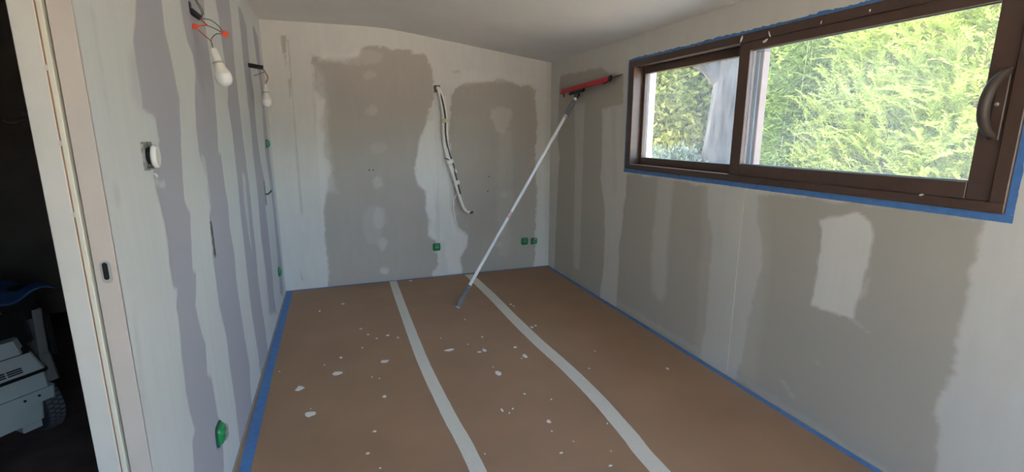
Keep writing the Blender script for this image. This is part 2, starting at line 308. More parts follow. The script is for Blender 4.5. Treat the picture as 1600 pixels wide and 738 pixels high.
# ------------------------------------------------------------------ mesh builder
class MB:
    def __init__(self):
        self.v, self.f = [], []
    def add(self, vs_, fs_):
        o = len(self.v)
        self.v += [tuple(p) for p in vs_]
        self.f += [tuple(i + o for i in q) for q in fs_]
        return self
    def box(self, a, b, bev=0.0):
        (x0, y0, z0), (x1, y1, z1) = a, b
        if bev <= 0:
            return self.add([(x0, y0, z0), (x1, y0, z0), (x1, y1, z0), (x0, y1, z0), (x0, y0, z1), (x1, y0, z1), (x1, y1, z1), (x0, y1, z1)],
                            [(3, 2, 1, 0), (4, 5, 6, 7), (0, 1, 5, 4), (1, 2, 6, 5), (2, 3, 7, 6), (3, 0, 4, 7)])
        c = bev
        def ring(z, i):
            return [(x0 + i, y0 + c, z), (x0 + c, y0 + i, z), (x1 - c, y0 + i, z), (x1 - i, y0 + c, z), (x1 - i, y1 - c, z), (x1 - c, y1 - i, z), (x0 + c, y1 - i, z), (x0 + i, y1 - c, z)]
        return self.loft([ring(z0, c * .6), ring(z0 + c, 0), ring(z1 - c, 0), ring(z1, c * .6)])
    def loft(self, rings, caps=True, closed=True):
        n = len(rings[0])
        vs_, fs_ = [], []
        for r in rings:
            vs_ += list(r)
        for k in range(len(rings) - 1):
            for i in range(n if closed else n - 1):
                j = (i + 1) % n
                fs_.append((k * n + i, k * n + j, (k + 1) * n + j, (k + 1) * n + i))
        if caps and closed:
            fs_.append(tuple(range(n - 1, -1, -1)))
            fs_.append(tuple(range((len(rings) - 1) * n, len(rings) * n)))
        return self.add(vs_, fs_)
    def tube(self, pts, radii, n=10):
        pts = [Vector(p) for p in pts]
        if not isinstance(radii, (list, tuple)):
            radii = [radii] * len(pts)
        rings = []
        t0 = (pts[1] - pts[0]).normalized()
        ref = Vector((0, 0, 1)) if abs(t0.z) < .9 else Vector((1, 0, 0))
        nrm = t0.cross(ref).normalized()
        for i, p in enumerate(pts):
            t = (pts[min(i + 1, len(pts) - 1)] - pts[max(i - 1, 0)])
            if t.length < 1e-9:
                t = t0
            t.normalize()
            nrm = (nrm - t * nrm.dot(t)).normalized()
            bn = t.cross(nrm)
            rings.append([p + (nrm * math.cos(2 * PI * k / n) + bn * math.sin(2 * PI * k / n)) * radii[i] for k in range(n)])
        return self.loft(rings)
    def lathe(self, prof, axis_pt, axis, n=20):
        """prof: (radius, distance along axis)"""
        a = Vector(axis).normalized()
        ref = Vector((0, 0, 1)) if abs(a.z) < .9 else Vector((1, 0, 0))
        u = a.cross(ref).normalized()
        w = a.cross(u)
        o = Vector(axis_pt)
        return self.loft([[o + a * d + (u * math.cos(2 * PI * k / n) + w * math.sin(2 * PI * k / n)) * max(r, 1e-4) for k in range(n)] for r, d in prof])
    def build(self, name, material, parent=None, smooth=False):
        me = bpy.data.meshes.new(name)
        me.from_pydata(self.v, [], self.f)
        me.validate()
        me.update()
        if smooth:
            me.polygons.foreach_set('use_smooth', [True] * len(me.polygons))
            me.set_sharp_from_angle(angle=math.radians(40))
        me.materials.append(material)
        o = bpy.data.objects.new(name, me)
        COL.objects.link(o)
        if parent:
            o.parent = parent
        return o

def recalc(o):
    import bmesh
    bm = bmesh.new()
    bm.from_mesh(o.data)
    bmesh.ops.recalc_face_normals(bm, faces=bm.faces)
    bm.to_mesh(o.data)
    bm.free()
    return o

def tag(o, label=None, cat=None, group=None, kind=None):
    if label: o['label'] = label
    if cat: o['category'] = cat
    if group: o['group'] = group
    if kind: o['kind'] = kind
    return o

def empty(name, loc=(0, 0, 0), rz=0.0):
    o = bpy.data.objects.new(name, None)
    o.empty_display_size = 0.1
    COL.objects.link(o)
    o.location = loc
    o.rotation_euler = (0, 0, rz)
    return o

def copy_tree(o, parent=None):
    c = o.copy()
    COL.objects.link(c)
    c.parent = parent
    for ch in list(o.children):
        copy_tree(ch, c)
    return c

def smooth_path(pts, k=6):
    P = [Vector(p) for p in pts]
    P = [P[0] * 2 - P[1]] + P + [P[-1] * 2 - P[-2]]
    out = []
    for i in range(1, len(P) - 2):
        for s in range(k):
            t = s / k
            a, b, c, d = P[i - 1], P[i], P[i + 1], P[i + 2]
            out.append(0.5 * ((2 * b) + (c - a) * t + (2 * a - 5 * b + 4 * c - d) * t * t + (3 * b - a - 3 * c + d) * t ** 3))
    out.append(P[-2])
    return out

# smooth random field on a plane, numpy value noise
_rs = np.random.RandomState(7)
_tab = _rs.rand(256, 256)
def vnoise(x, y):
    xi, yi = np.floor(x).astype(int), np.floor(y).astype(int)
    fx, fy = x - xi, y - yi
    fx, fy = fx * fx * (3 - 2 * fx), fy * fy * (3 - 2 * fy)
    g = lambda a, b: _tab[a % 256, b % 256]
    return (g(xi, yi) * (1 - fx) + g(xi + 1, yi) * fx) * (1 - fy) + (g(xi, yi + 1) * (1 - fx) + g(xi + 1, yi + 1) * fx) * fy - 0.5
def fbm(x, y, s):
    return vnoise(x * s, y * s) + .5 * vnoise(x * s * 2.1 + 9, y * s * 2.1 + 5) + .25 * vnoise(x * s * 4.3 + 3, y * s * 4.3 + 17)

def poly_sd(px, py, poly):
    """signed distance, positive inside"""
    P = np.array(poly)
    d = np.full(px.shape, 1e9)
    inside = np.zeros(px.shape, bool)
    for i in range(len(P)):
        ax, ay = P[i]
        bx, by = P[(i + 1) % len(P)]
        ex, ey = bx - ax, by - ay
        L2 = ex * ex + ey * ey + 1e-12
        t = np.clip(((px - ax) * ex + (py - ay) * ey) / L2, 0, 1)
        d = np.minimum(d, np.hypot(px - ax - t * ex, py - ay - t * ey))
        c = ((ay > py) != (by > py)) & (px < (bx - ax) * (py - ay) / (by - ay + 1e-12) + ax)
        inside ^= c
    return np.where(inside, d, -d)

def fill_mask(u, v, ops, base=1.0, rag=1.0):
    m = np.full(u.shape, base)
    wob = fbm(u, v * .6, 9.0) * 0.013 + fbm(u, v, 30.0) * 0.010 + fbm(u, v, 75.0) * 0.006
    wob = wob * rag + fbm(u + 3, v, 14.0) * 0.02 * (rag - 1)
    for val, soft, op, poly in ops:
        P = np.array(poly)
        mg = soft + .05
        sel = (u > P[:, 0].min() - mg) & (u < P[:, 0].max() + mg) & (v > P[:, 1].min() - mg) & (v < P[:, 1].max() + mg)
        if not sel.any():
            continue
        sd = poly_sd(u[sel], v[sel], poly) + wob[sel] * min(1.0, (soft / .010) ** 3)
        a = np.clip(.5 + sd / (2 * soft), 0, 1)
        a = a * a * (3 - 2 * a) * op
        m[sel] = m[sel] * (1 - a) + val * a
    return m

def lines(a, b, step, extra=()):
    base = list(np.linspace(a, b, max(2, int(round((b - a) / step)) + 1)))
    for e in extra:
        base[min(range(len(base)), key=lambda i: abs(base[i] - e))] = e
    return np.array(sorted(base))

def skin_wall(name, axis, plane, us, vs_, ops, material, hole=None, boxes=(), box_mat=None, flip=False, rag=1.0):
    """finely divided wall face carrying the 'fill' attribute, with solid boxes behind as the wall body"""
    U, V = np.meshgrid(us, vs_, indexing='ij')
    nu, nv = U.shape
    fill = fill_mask(U.ravel(), V.ravel(), ops, rag=rag)
    co = np.zeros((nu * nv, 3))
    wav = fbm(U.ravel(), V.ravel(), 1.3) * 0.0012
    if axis == 0:
        co[:, 0] = plane + wav
        co[:, 1], co[:, 2] = U.ravel(), V.ravel()
    else:
        co[:, 1] = plane + wav
        co[:, 0], co[:, 2] = U.ravel(), V.ravel()
    I, J = np.meshgrid(np.arange(nu - 1), np.arange(nv - 1), indexing='ij')
    I, J = I.ravel(), J.ravel()
    if hole:
        uc, vc = (us[I] + us[I + 1]) / 2, (vs_[J] + vs_[J + 1]) / 2
        keep = ~((uc > hole[0]) & (uc < hole[1]) & (vc > hole[2]) & (vc < hole[3]))
        I, J = I[keep], J[keep]
    q = np.stack([I * nv + J, (I + 1) * nv + J, (I + 1) * nv + J + 1, I * nv + J + 1], 1)
    if flip:
        q = q[:, ::-1]
    mb = MB()
    for a, b in boxes:
        mb.box(a, b)
    n0 = len(co)
    allv = np.vstack([co, np.array(mb.v)]) if mb.v else co
    faces = q.tolist() + [tuple(i + n0 for i in f) for f in mb.f]
    me = bpy.data.meshes.new(name)
    me.from_pydata(allv.tolist(), [], faces)
    me.update()
    at = me.attributes.new('fill', 'FLOAT', 'POINT')
    full = np.ones(len(allv), np.float32)
    full[:n0] = fill
    at.data.foreach_set('value', full)
    me.materials.append(material)
    if box_mat:
        me.materials.append(box_mat)
        mi = np.zeros(len(faces), np.int32)
        mi[len(q):] = 1
        me.polygons.foreach_set('material_index', mi)
    sm = np.zeros(len(faces), bool)
    sm[:len(q)] = True
    me.polygons.foreach_set('use_smooth', sm)
    o = bpy.data.objects.new(name, me)
    COL.objects.link(o)
    return tag(o, kind='structure')

# ================================================================== THE SETTING
M_WALL_L = wall_mat('skimmed_board_left', (0.425, 0.415, 0.47), (0.62, 0.63, 0.635), (4, 4, 0.35))  # bluish skylight on this wall is put into the board colour
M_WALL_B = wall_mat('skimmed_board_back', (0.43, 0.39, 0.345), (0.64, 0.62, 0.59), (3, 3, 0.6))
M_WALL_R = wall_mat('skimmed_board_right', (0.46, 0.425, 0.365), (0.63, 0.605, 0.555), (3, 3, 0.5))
M_BODY = mat('white_render', (0.82, 0.82, 0.80), 0.9, bump=0.2, bscale=60)
M_FILLER = mat('joint_compound', (0.66, 0.63, 0.59), 0.8, noise=0.06, nscale=12, bump=0.1)
M_CEIL = mat('ceiling_white', (0.74, 0.725, 0.70), 0.8, noise=0.03, nscale=3, bump=0.05, bscale=40, spec=0.3)
M_CONC = mat('concrete', (0.35, 0.33, 0.31), 0.9, noise=0.15, nscale=8)
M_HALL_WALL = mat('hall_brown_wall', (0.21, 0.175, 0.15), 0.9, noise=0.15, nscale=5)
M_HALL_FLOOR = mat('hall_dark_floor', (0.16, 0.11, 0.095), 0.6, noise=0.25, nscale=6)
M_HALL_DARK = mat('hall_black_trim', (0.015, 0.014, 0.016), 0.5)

Z_TOP = 2.62
# floor slab and hall floor
tag(MB().box((XL - .12, YF, -0.15), (XR, YB, 0)).build('floor', M_CONC), kind='structure')
tag(MB().box((-3.6, YF, -0.15), (XL - .12, YB, 0)).build('floor_hall', M_HALL_FLOOR), kind='structure')

# ceiling: flat on the left, sloping down to the window wall, soft crease
prof = [(XL - .12, 2.466), (0.30, 2.468), (0.45, 2.466), (0.56, 2.459), (0.68, 2.445), (0.85, 2.422), (1.3, 2.361), (1.8, 2.292), (2.12, 2.248), (XR, 2.232)]
cm = MB()
ny = 24
ring = lambda y: [(x, y, z) for x, z in prof] + [(XR, y, Z_TOP), (XL - .12, y, Z_TOP)]
cm.loft([ring(YF + (YB - YF) * i / ny) for i in range(ny + 1)])
tag(recalc(cm.build('ceiling', M_CEIL, smooth=True)), kind='structure')
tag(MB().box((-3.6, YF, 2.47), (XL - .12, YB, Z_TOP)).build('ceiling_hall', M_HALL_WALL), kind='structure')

# left wall with a doorway between y 0.55 and 1.46
LY = 1.46
skin_wall('wall_left', 0, XL, lines(LY, YB, .008), lines(0, 2.48, .011), LEFT_FILL, M_WALL_L,
          boxes=[((XL - .12, LY + .06, 0), (XL - .003, YB, 2.48)),
                 ((XL - .12, .50, 2.12), (XL, LY, 2.48)),
                 ((XL - .12, YF, 0), (XL, .50, 2.48))], box_mat=M_FILLER)
# back wall
wall_back = skin_wall('wall_back', 1, YB, lines(XL - .002, XR + .002, .008), lines(0, 2.49, .010), BACK_FILL, M_WALL_B, rag=1.8,
          boxes=[((-3.6, YB + .003, -.15), (XR + .25, YB + .2, Z_TOP))], box_mat=M_BODY)
# right wall with the window hole
HY0, HY1, HZ0, HZ1 = 1.020, 3.500, 1.205, 2.060
XO = 2.49
wall_right = skin_wall('wall_right', 0, XR, lines(YF, YB, .010, (HY0, HY1)), lines(0, 2.26, .010, (HZ0, HZ1)), RIGHT_FILL, M_WALL_R,
          hole=(HY0, HY1, HZ0, HZ1), flip=True, rag=1.3,
          boxes=[((XR + .003, YF, -.15), (XO, YB, HZ0)), ((XR + .003, YF, HZ1), (XO, YB, Z_TOP)),
                 ((XR + .003, YF, HZ0), (XO, HY0, HZ1)), ((XR + .003, HY1, HZ0), (XO, YB, HZ1))], box_mat=M_BODY)
# joint tape showing through the compound
def joint_tape(a, b, m_, parent, fill):
    o = MB().box(a, b).build('joint_tape', m_, parent)
    at = o.data.attributes.new('fill', 'FLOAT', 'POINT')
    at.data.foreach_set('value', [fill] * len(o.data.vertices))
joint_tape((0.985, YB - .0022, .38), (1.10, YB - .0004, 1.86), M_WALL_B, wall_back, 1.15)
joint_tape((-0.30, YB - .0022, .02), (-0.15, YB - .0004, 2.28), M_WALL_B, wall_back, 1.0)
joint_tape((XR - .0022, 2.225, .02), (XR - .0004, 2.362, 1.184), M_WALL_R, wall_right, .95)
M_HOLE = mat('screw_hole_dark', (0.06, 0.05, 0.045), 0.9)
for hx, hz in ((.347, 1.144), (.311, 1.146), (1.534, 1.046), (1.518, .89)):
    MB().lathe([(.007, 0), (.006, .0015)], (hx, YB - .0025, hz), (0, 1, 0), 8).build('screw_hole', M_HOLE, wall_back)

# front wall behind the camera, with a wide glazed opening added as fill light
FX0, FX1, FZ0, FZ1 = 0.0, 1.95, 0.35, 2.15
wf = MB()
wf.box((-3.6, YF - .2, -.15), (FX0, YF, Z_TOP)).box((FX1, YF - .2, -.15), (XO, YF, Z_TOP)).box((FX0, YF - .2, FZ1), (FX1, YF, Z_TOP)).box((FX0, YF - .2, -.15), (FX1, YF, FZ0))
tag(wf.build('wall_front', M_FILLER), kind='structure')
M_BROWN = mat('brown_aluminium', (0.085, 0.048, 0.035), 0.42, noise=0.08, nscale=30)
M_GLASS_CLEAR = glass_mat('clear_glass', 0.01)
w2 = tag(empty('fill_light_window', ((FX0 + FX1) / 2, YF - .1, FZ0)), kind='structure')
hw = (FX1 - FX0) / 2
FH = FZ1 - FZ0
for a, b in (((-hw, -.03, 0), (-hw + .06, .03, FH)), ((hw - .06, -.03, 0), (hw, .03, FH)), ((-.04, -.03, .06), (.04, .03, FH - .06)),
             ((-hw + .06, -.03, 0), (hw - .06, .03, .06)), ((-hw + .06, -.03, FH - .06), (hw - .06, .03, FH))):
    MB().box(a, b).build('frame_bar', M_BROWN, w2)
for a, b in (((-hw + .06, -.004, .06), (-.04, .004, FH - .06)), ((.04, -.004, .06), (hw - .06, .004, FH - .06))):
    MB().box(a, b).build('pane', M_GLASS_CLEAR, w2)

# hall behind the doorway
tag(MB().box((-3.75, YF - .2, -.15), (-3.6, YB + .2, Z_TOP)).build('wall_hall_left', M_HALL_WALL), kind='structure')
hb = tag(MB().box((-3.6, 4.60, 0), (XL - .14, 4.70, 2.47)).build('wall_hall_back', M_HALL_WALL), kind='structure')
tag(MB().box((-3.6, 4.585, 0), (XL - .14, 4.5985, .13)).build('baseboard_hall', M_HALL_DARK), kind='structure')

# ---- door lining and sliding leaf seen edge-on at the end of the left wall
M_LINING = mat('lining_primer', (0.70, 0.68, 0.63), 0.55, noise=0.05, nscale=8)
M_SEAM = mat('raw_wood_edge', (0.42, 0.20, 0.11), 0.8, noise=0.2, nscale=30)
M_CREAM = mat('cream_paint', (0.78, 0.74, 0.62), 0.5, noise=0.03)
M_LEAF = mat('leaf_primer_pink', (0.62, 0.55, 0.50), 0.5, noise=0.04, nscale=5)
t1 = tag(empty('trim_1', (XL - .06, LY, 0)), kind='structure')
T = lambda x0, x1, y0, y1, z0, z1: ((x0 - XL + .06, y0, z0), (x1 - XL + .06, y1, z1))
MB().box(*T(-.655, -.6055, 0, .058, 0, 2.12), bev=.002).build('door_lining', M_LINING, t1)
MB().box(*T(-.6055, -.6025, .001, .05, 0, 2.12)).build('wood_seam', M_SEAM, t1)
for zz in (1.47, 1.64, 1.30):
    MB().box(*T(-.607, -.600, -.0015, .001, zz, zz + .012)).build('compound_blob', M_FILLER, t1)
MB().box(*T(-.6025, -.5915, -.001, .05, 0, 2.12), bev=.0015).build('stop_bead', M_CREAM, t1)
MB().box(*T(-.5915, -.5845, .02, .05, 0, 2.12)).build('slot_back', M_HALL_DARK, t1)
d1 = tag(empty('door_1', (-.5625, LY, 0)), kind='structure')
MB().box((-.0215, 0, .005), (.0258, .058, 2.11), bev=.0008).build('leaf_edge', M_LEAF, d1)
M_STEEL = mat('brushed_steel', (0.55, 0.54, 0.52), 0.35, metal=1.0)
M_BLACK = mat('black_plastic', (0.012, 0.012, 0.014), 0.45)
def stadium(cx, cz, w, h, y, n=8):
    pts = []
    for k in range(n + 1):
        a = PI * k / n
        pts.append((cx + w * math.cos(a), y, cz + h - w + w * math.sin(a)))
    for k in range(n + 1):
        a = PI + PI * k / n
        pts.append((cx + w * math.cos(a), y, cz - h + w + w * math.sin(a)))
    return pts
pull = MB().loft([stadium(.003, 1.158, .0115, .030, .0), stadium(.003, 1.158, .0115, .030, -.002), stadium(.003, 1.158, .0085, .027, -.002), stadium(.003, 1.158, .0080, .0265, -.0005)]).build('finger_pull', mat('satin_pull', (0.45, 0.44, 0.41), 0.4), d1)
recalc(pull)
recalc(MB().loft([stadium(.0015, 1.160, .0058, .0225, -.0004), stadium(.0015, 1.160, .0058, .0225, -.0010)]).build('pull_recess', M_BLACK, pull))

# ---- brown sliding window in the right wall
M_PANE = glass_mat('dusty_hazy_glass', 0.035)
M_GASKET = mat('grey_gasket', (0.28, 0.34, 0.40), 0.6)
M_TRACK_LIT = mat('lit_aluminium_edge', (0.62, 0.52, 0.50), 0.35, metal=0.6)  # pale tone paints the light caught along the track edge
M_BROWN_LIT = mat('brown_stile_daylit', (0.20, 0.13, 0.11), 0.45, noise=0.1, nscale=25)  # lighter frame brown: daylight from outside is put into the colour
win = tag(empty('window_1', (XR, 2.26, 1.21)), kind='structure')
W = lambda x0, x1, y0, y1, z0, z1: ((x0 - XR, y0 - 2.26, z0 - 1.21), (x1 - XR, y1 - 2.26, z1 - 1.21))
FX_0, FX_1 = 2.228, 2.375
fy0, fy1, fz0, fz1 = 1.033, 3.487, 1.216, 2.048
MB().box(*W(FX_0, FX_1, fy0, fy1, fz1 - .046, fz1), bev=.003).build('frame_head', M_BROWN, win)
MB().box(*W(FX_0, FX_1, fy0, fy1, fz0, fz0 + .038), bev=.003).build('frame_sill', M_BROWN, win)
MB().box(*W(FX_0, FX_1, fy1 - .066, fy1, fz0 + .038, fz1 - .046), bev=.003).build('frame_jamb', M_BROWN, win)
MB().box(*W(FX_0, FX_1, fy0, fy0 + .0475, fz0 + .038, fz1 - .046), bev=.003).build('frame_jamb', M_BROWN, win)
MB().box(*W(2.232, 2.236, 2.37, fy1 - .066, fz0 + .038, fz0 + .043)).build('lit_track_edge', M_TRACK_LIT, win)
iy0, iy1, iz0, iz1 = fy0 + .036, fy1 - .066, fz0 + .038, fz1 - .046
# rear sash (towards the back wall)
s1 = MB().box(*W(2.312, 2.362, iy1 - .031, iy1, iz0, iz1), bev=.003).build('rear_sash', M_BROWN, win)
MB().box(*W(2.312, 2.362, 2.255, iy1 - .031, iz1 - .053, iz1), bev=.003).build('rail', M_BROWN, s1)
MB().box(*W(2.312, 2.362, 2.255, iy1 - .031, iz0, iz0 + .055), bev=.003).build('rail', M_BROWN, s1)
MB().box(*W(2.312, 2.362, 2.255, 2.325, iz0 + .055, iz1 - .053), bev=.003).build('stile', M_BROWN_LIT, s1)
MB().box(*W(2.303, 2.311, 2.275, 2.315, iz0 + .055, iz1 - .053)).build('gasket', M_GASKET, s1)
MB().box(*W(2.334, 2.340, 2.325, iy1 - .031, iz0 + .055, iz1 - .053)).build('pane', M_PANE, s1)
# front sliding sash
s2 = MB().box(*W(2.238, 2.288, 2.283, 2.362, iz0, iz1), bev=.003).build('sliding_sash', M_BROWN, win)
MB().box(*W(2.236, 2.288, iy0 + .012, 1.160, iz0 + .001, iz1), bev=.003).build('stile', M_BROWN, s2)
MB().box(*W(2.236, 2.288, 1.160, 2.283, iz1 - .046, iz1), bev=.003).build('rail', M_BROWN, s2)
MB().box(*W(2.236, 2.288, 1.160, 2.283, iz0 + .001, iz0 + .066), bev=.003).build('rail', M_BROWN, s2)
MB().box(*W(2.262, 2.268, 1.160, 2.283, iz0 + .066, iz1 - .046)).build('pane', M_PANE, s2)
for a, b in ((W(2.262, 2.272, 1.160, 1.164, iz0 + .066, iz1 - .046)), (W(2.262, 2.272, 1.160, 2.283, iz1 - .050, iz1 - .046)), (W(2.262, 2.272, 1.160, 2.283, iz0 + .066, iz0 + .070))):
    MB().box(a, b).build('glazing_bead', M_GASKET, s2)
# crescent pull handle
M_HANDLE = mat('bronze_handle', (0.055, 0.042, 0.033), 0.5)
hp = [(2.235, 1.100, 1.712), (2.205, 1.105, 1.695), (2.178, 1.113, 1.655), (2.168, 1.118, 1.600), (2.178, 1.118, 1.545), (2.205, 1.115, 1.508), (2.235, 1.112, 1.490)]
hp = [(x - XR, y - 2.26, z - 1.21) for x, y, z in hp]
pth = smooth_path(hp, 5)
hd = MB().tube(pth, [.013 + .005 * math.sin(PI * i / (len(pth) - 1)) for i in range(len(pth))], 10).build('handle', M_HANDLE, win, smooth=True)
MB().box(*W(2.230, 2.237, 1.090, 1.124, 1.475, 1.725), bev=.003).build('handle_plate', M_BROWN, hd)
MB().lathe([(.007, 0), (.007, .006), (.003, .008)], (2.228 - XR, 1.11 - 2.26, 1.60 - 1.21), (-1, 0, 0), 10).build('catch_button', M_STEEL, hd)
rnd = random.Random(5)
def flake_mesh(rx, ry, th, rnd_, n=9):
    base, top = [], []
    for k in range(n):
        a = 2 * PI * k / n
        r = rnd_.uniform(.65, 1.15)
        base.append((rx * r * math.cos(a), ry * r * math.sin(a), 0))
        top.append((rx * r * .85 * math.cos(a), ry * r * .85 * math.sin(a), th * rnd_.uniform(.7, 1.2)))
    return MB().loft([base, top])
M_SPLASH = mat('dried_plaster', (0.75, 0.73, 0.70), 0.85, noise=0.05)
for y, z, a, ry, rz in ((2.345, 2.024, .5, .007, .022), (2.149, 2.015, -.4, .006, .02), (2.175, 1.985, 1.2, .01, .02), (1.85, 2.015, .2, .004, .01), (1.62, 2.02, 0, .004, .007), (1.30, 1.255, 1.3, .005, .012)):
    f = flake_mesh(ry, rz, .0015, rnd)
    ca, sa = math.cos(a), math.sin(a)
    f.v = [(FX_0 - XR - .0002 - p[2], y - 2.26 + p[0] * ca - p[1] * sa, z - 1.21 + p[0] * sa + p[1] * ca) for p in f.v]
    recalc(f.build('plaster_splash', M_SPLASH, win))

# ================================================================== FLOOR COVERING AND TAPES
M_CARD = mat('brown_card', (0.34, 0.205, 0.122), 0.62, noise=0.07, nscale=2.5, bump=0.06, bscale=25, spec=0.35)
def sheet(name, x0, x1, label):
    mb = MB()
    mb.box((x0, YF + .01, 0.0004), (x1, YB - .012, 0.003))
    o = mb.build(name, M_CARD)
    return tag(o, label, 'floor sheet', 'brown card sheets covering the floor')
sheet('floor_protection_sheet', XL + .012, .4815, 'brown protective card sheet on the floor along the striped electrical wall')
sheet('floor_protection_sheet', .4825, 1.3145, 'brown protective card sheet in the middle, under the pole foot, between white tapes')
sheet('floor_protection_sheet', 1.3155, XR - .012, 'brown protective card sheet on the floor along the window wall')
M_WTAPE = mat('white_cloth_tape', (0.66, 0.63, 0.55), 0.6, noise=0.03, nscale=60)
def floor_tape(name, centre, width, z, mtl, th=.0007, seed=1, n=80):
    r = random.Random(seed)
    pts = smooth_path([(x, y, 0) for x, y in centre], max(2, n // max(1, len(centre) - 1)))
    rings = []
    for i, p in enumerate(pts):
        t = (pts[min(i + 1, len(pts) - 1)] - pts[max(0, i - 1)]).normalized()
        nr = Vector((t.y, -t.x, 0))
        w0, w1 = width / 2 + r.uniform(-.001, .001), width / 2 + r.uniform(-.001, .001)
        a, b = p - nr * w0, p + nr * w1
        rings.append([(a.x, a.y, z), (b.x, b.y, z), (b.x, b.y, z + th), (a.x, a.y, z + th)])
    return recalc(MB().loft(rings).build(name, mtl))
tag(floor_tape('joint_tape_strip', [(.478, 4.985), (.468, 4.2), (.462, 3.1), (.485, 2.4), (.512, 1.88), (.51, .6), (.50, -1.0)], .074, .0033, M_WTAPE),
    'straight white tape strip over the card seam nearer the electrical wall', 'tape')
tag(floor_tape('joint_tape_strip', [(1.277, 4.95), (1.297, 4.2), (1.297, 3.6), (1.306, 3.1), (1.326, 2.7), (1.330, 2.3), (1.308, 1.9), (1.285, 1.6), (1.29, .6), (1.30, -1.0)], .090, .0033, M_WTAPE, seed=2),
    'wavy white tape strip over the card seam nearer the window wall', 'tape')
M_BTAPE = mat('blue_masking_tape', (0.075, 0.20, 0.47), 0.6, noise=0.12, nscale=25, bump=0.05)
tag(floor_tape('masking_tape', [(-.494, 4.98), (-.494, 4.0), (-.489, 3.0), (-.482, 2.2), (-.48, 1.5)], .052, .0033, M_BTAPE, seed=3),
    'wide blue masking tape on the floor along the striped electrical wall', 'tape')
tag(floor_tape('masking_tape', [(2.213, 4.98), (2.211, 4.0), (2.214, 3.0), (2.208, 2.2), (2.21, 1.0), (2.21, -1.0)], .034, .0033, M_BTAPE, seed=4),
    'narrow blue masking tape on the floor under the window wall', 'tape')
tag(floor_tape('masking_tape', [(-.455, 4.984), (.6, 4.984), (1.4, 4.986), (2.19, 4.985)], .022, .0041, M_BTAPE, seed=5),
    'thin blue masking tape on the floor at the foot of the back wall', 'tape')
# masking tape stuck on the wall round the window frame
def wall_tape(a0, a1, b0, b1, horizontal, rag_lo, rag_hi, seed, label):
    """strip on the window wall; a along the strip, b across; rag = how torn each edge is"""
    r = random.Random(seed)
    n = int((a1 - a0) / .012)
    rings = []
    lo = hi = 0
    for i in range(n + 1):
        a = a0 + (a1 - a0) * i / n
        lo = lo * .5 + r.uniform(0, 1) ** 3 * rag_lo
        hi = hi * .5 + r.uniform(0, 1) ** 3 * rag_hi
        p, q = b0 + min(lo, .4 * (b1 - b0)), b1 - min(hi, .4 * (b1 - b0))
        X0, X1 = XR - .0028, XR - .0018
        rings.append([(X0, a, p), (X0, a, q), (X1, a, q), (X1, a, p)] if horizontal else [(X0, p, a), (X0, q, a), (X1, q, a), (X1, p, a)])
    return tag(recalc(MB().loft(rings).build('masking_tape', M_BTAPE)), label, 'tape', 'blue tapes masking the window frame')
wall_tape(1.012, 3.512, fz1 + .001, 2.072, True, .002, .012, 11, 'blue masking tape with torn edge along the top of the brown window')
wall_tape(1.006, 3.515, 1.186, fz0 - .001, True, .0015, .001, 12, 'blue masking tape along the bottom of the brown window frame')
wall_tape(fz0, fz1, fy1 + .001, 3.514, False, .001, .003, 13, 'blue masking tape down the window side nearer the back corner')
wall_tape(fz0, fz1, 1.006, fy0 - .001, False, .003, .001, 14, 'blue masking tape down the window side beside the curved handle')

# ================================================================== SKIMMING BLADE ON A LONG POLE
M_ALU = mat('white_lacquered_pole', (0.72, 0.73, 0.74), 0.4, noise=0.03, nscale=30, spec=0.4)
M_GRIP = mat('grey_rubber_grip', (0.17, 0.175, 0.18), 0.75, noise=0.25, nscale=40, bump=0.2)
M_RED = mat('red_blade_holder', (0.62, 0.02, 0.035), 0.4)
M_BLADE = mat('steel_blade', (0.10, 0.08, 0.075), 0.4, metal=0.4)
M_DIRTW = mat('worn_white_cap', (0.5, 0.5, 0.5), 0.7)
foot = Vector((.921, 3.985, .012))
headp = Vector((2.172, 4.236, 1.862))
ax = (headp - foot)
plen = ax.length
ax.normalize()
tool = tag(empty('skimming_blade', (foot.x, foot.y, 0.003)), 'red skimming blade on a long white pole leaning on the window wall', 'plastering tool')
o0 = Vector((foot.x, foot.y, .003))
P = lambda d: foot + ax * d - o0
MB().tube([P(.20), P(plen - .26)], .0150, 14).build('pole', M_ALU, tool, smooth=True)
MB().lathe([(.024, 0.002), (.0255, .012), (.0235, .03), (.021, .12), (.0205, .19), (.0225, .195), (.0225, .212), (.017, .216)], foot - o0, ax, 16).build('foot_grip', M_GRIP, tool, smooth=True)
MB().lathe([(.020, -.006), (.0245, -.002), (.0245, .004)], foot - o0, ax, 16).build('foot_cap', M_DIRTW, tool)
MB().lathe([(.0155, .90), (.0155, .965)], foot - o0, ax, 14).build('label_band', mat('faded_red_label', (0.60, 0.42, 0.40), 0.5, noise=0.35, nscale=45), tool)
MB().lathe([(.017, plen - .275), (.019, plen - .27), (.019, plen - .245), (.016, plen - .24)], foot - o0, ax, 14).build('collar', M_DIRTW, tool, smooth=True)
MB().lathe([(.018, plen - .243), (.026, plen - .235), (.027, plen - .19), (.022, plen - .12), (.021, plen - .085), (.016, plen - .08)], foot - o0, ax, 16).build('head_grip', M_GRIP, tool, smooth=True)
MB().lathe([(.0145, plen - .09), (.0145, plen - .035)], foot - o0, ax, 12).build('neck', M_ALU, tool, smooth=True)
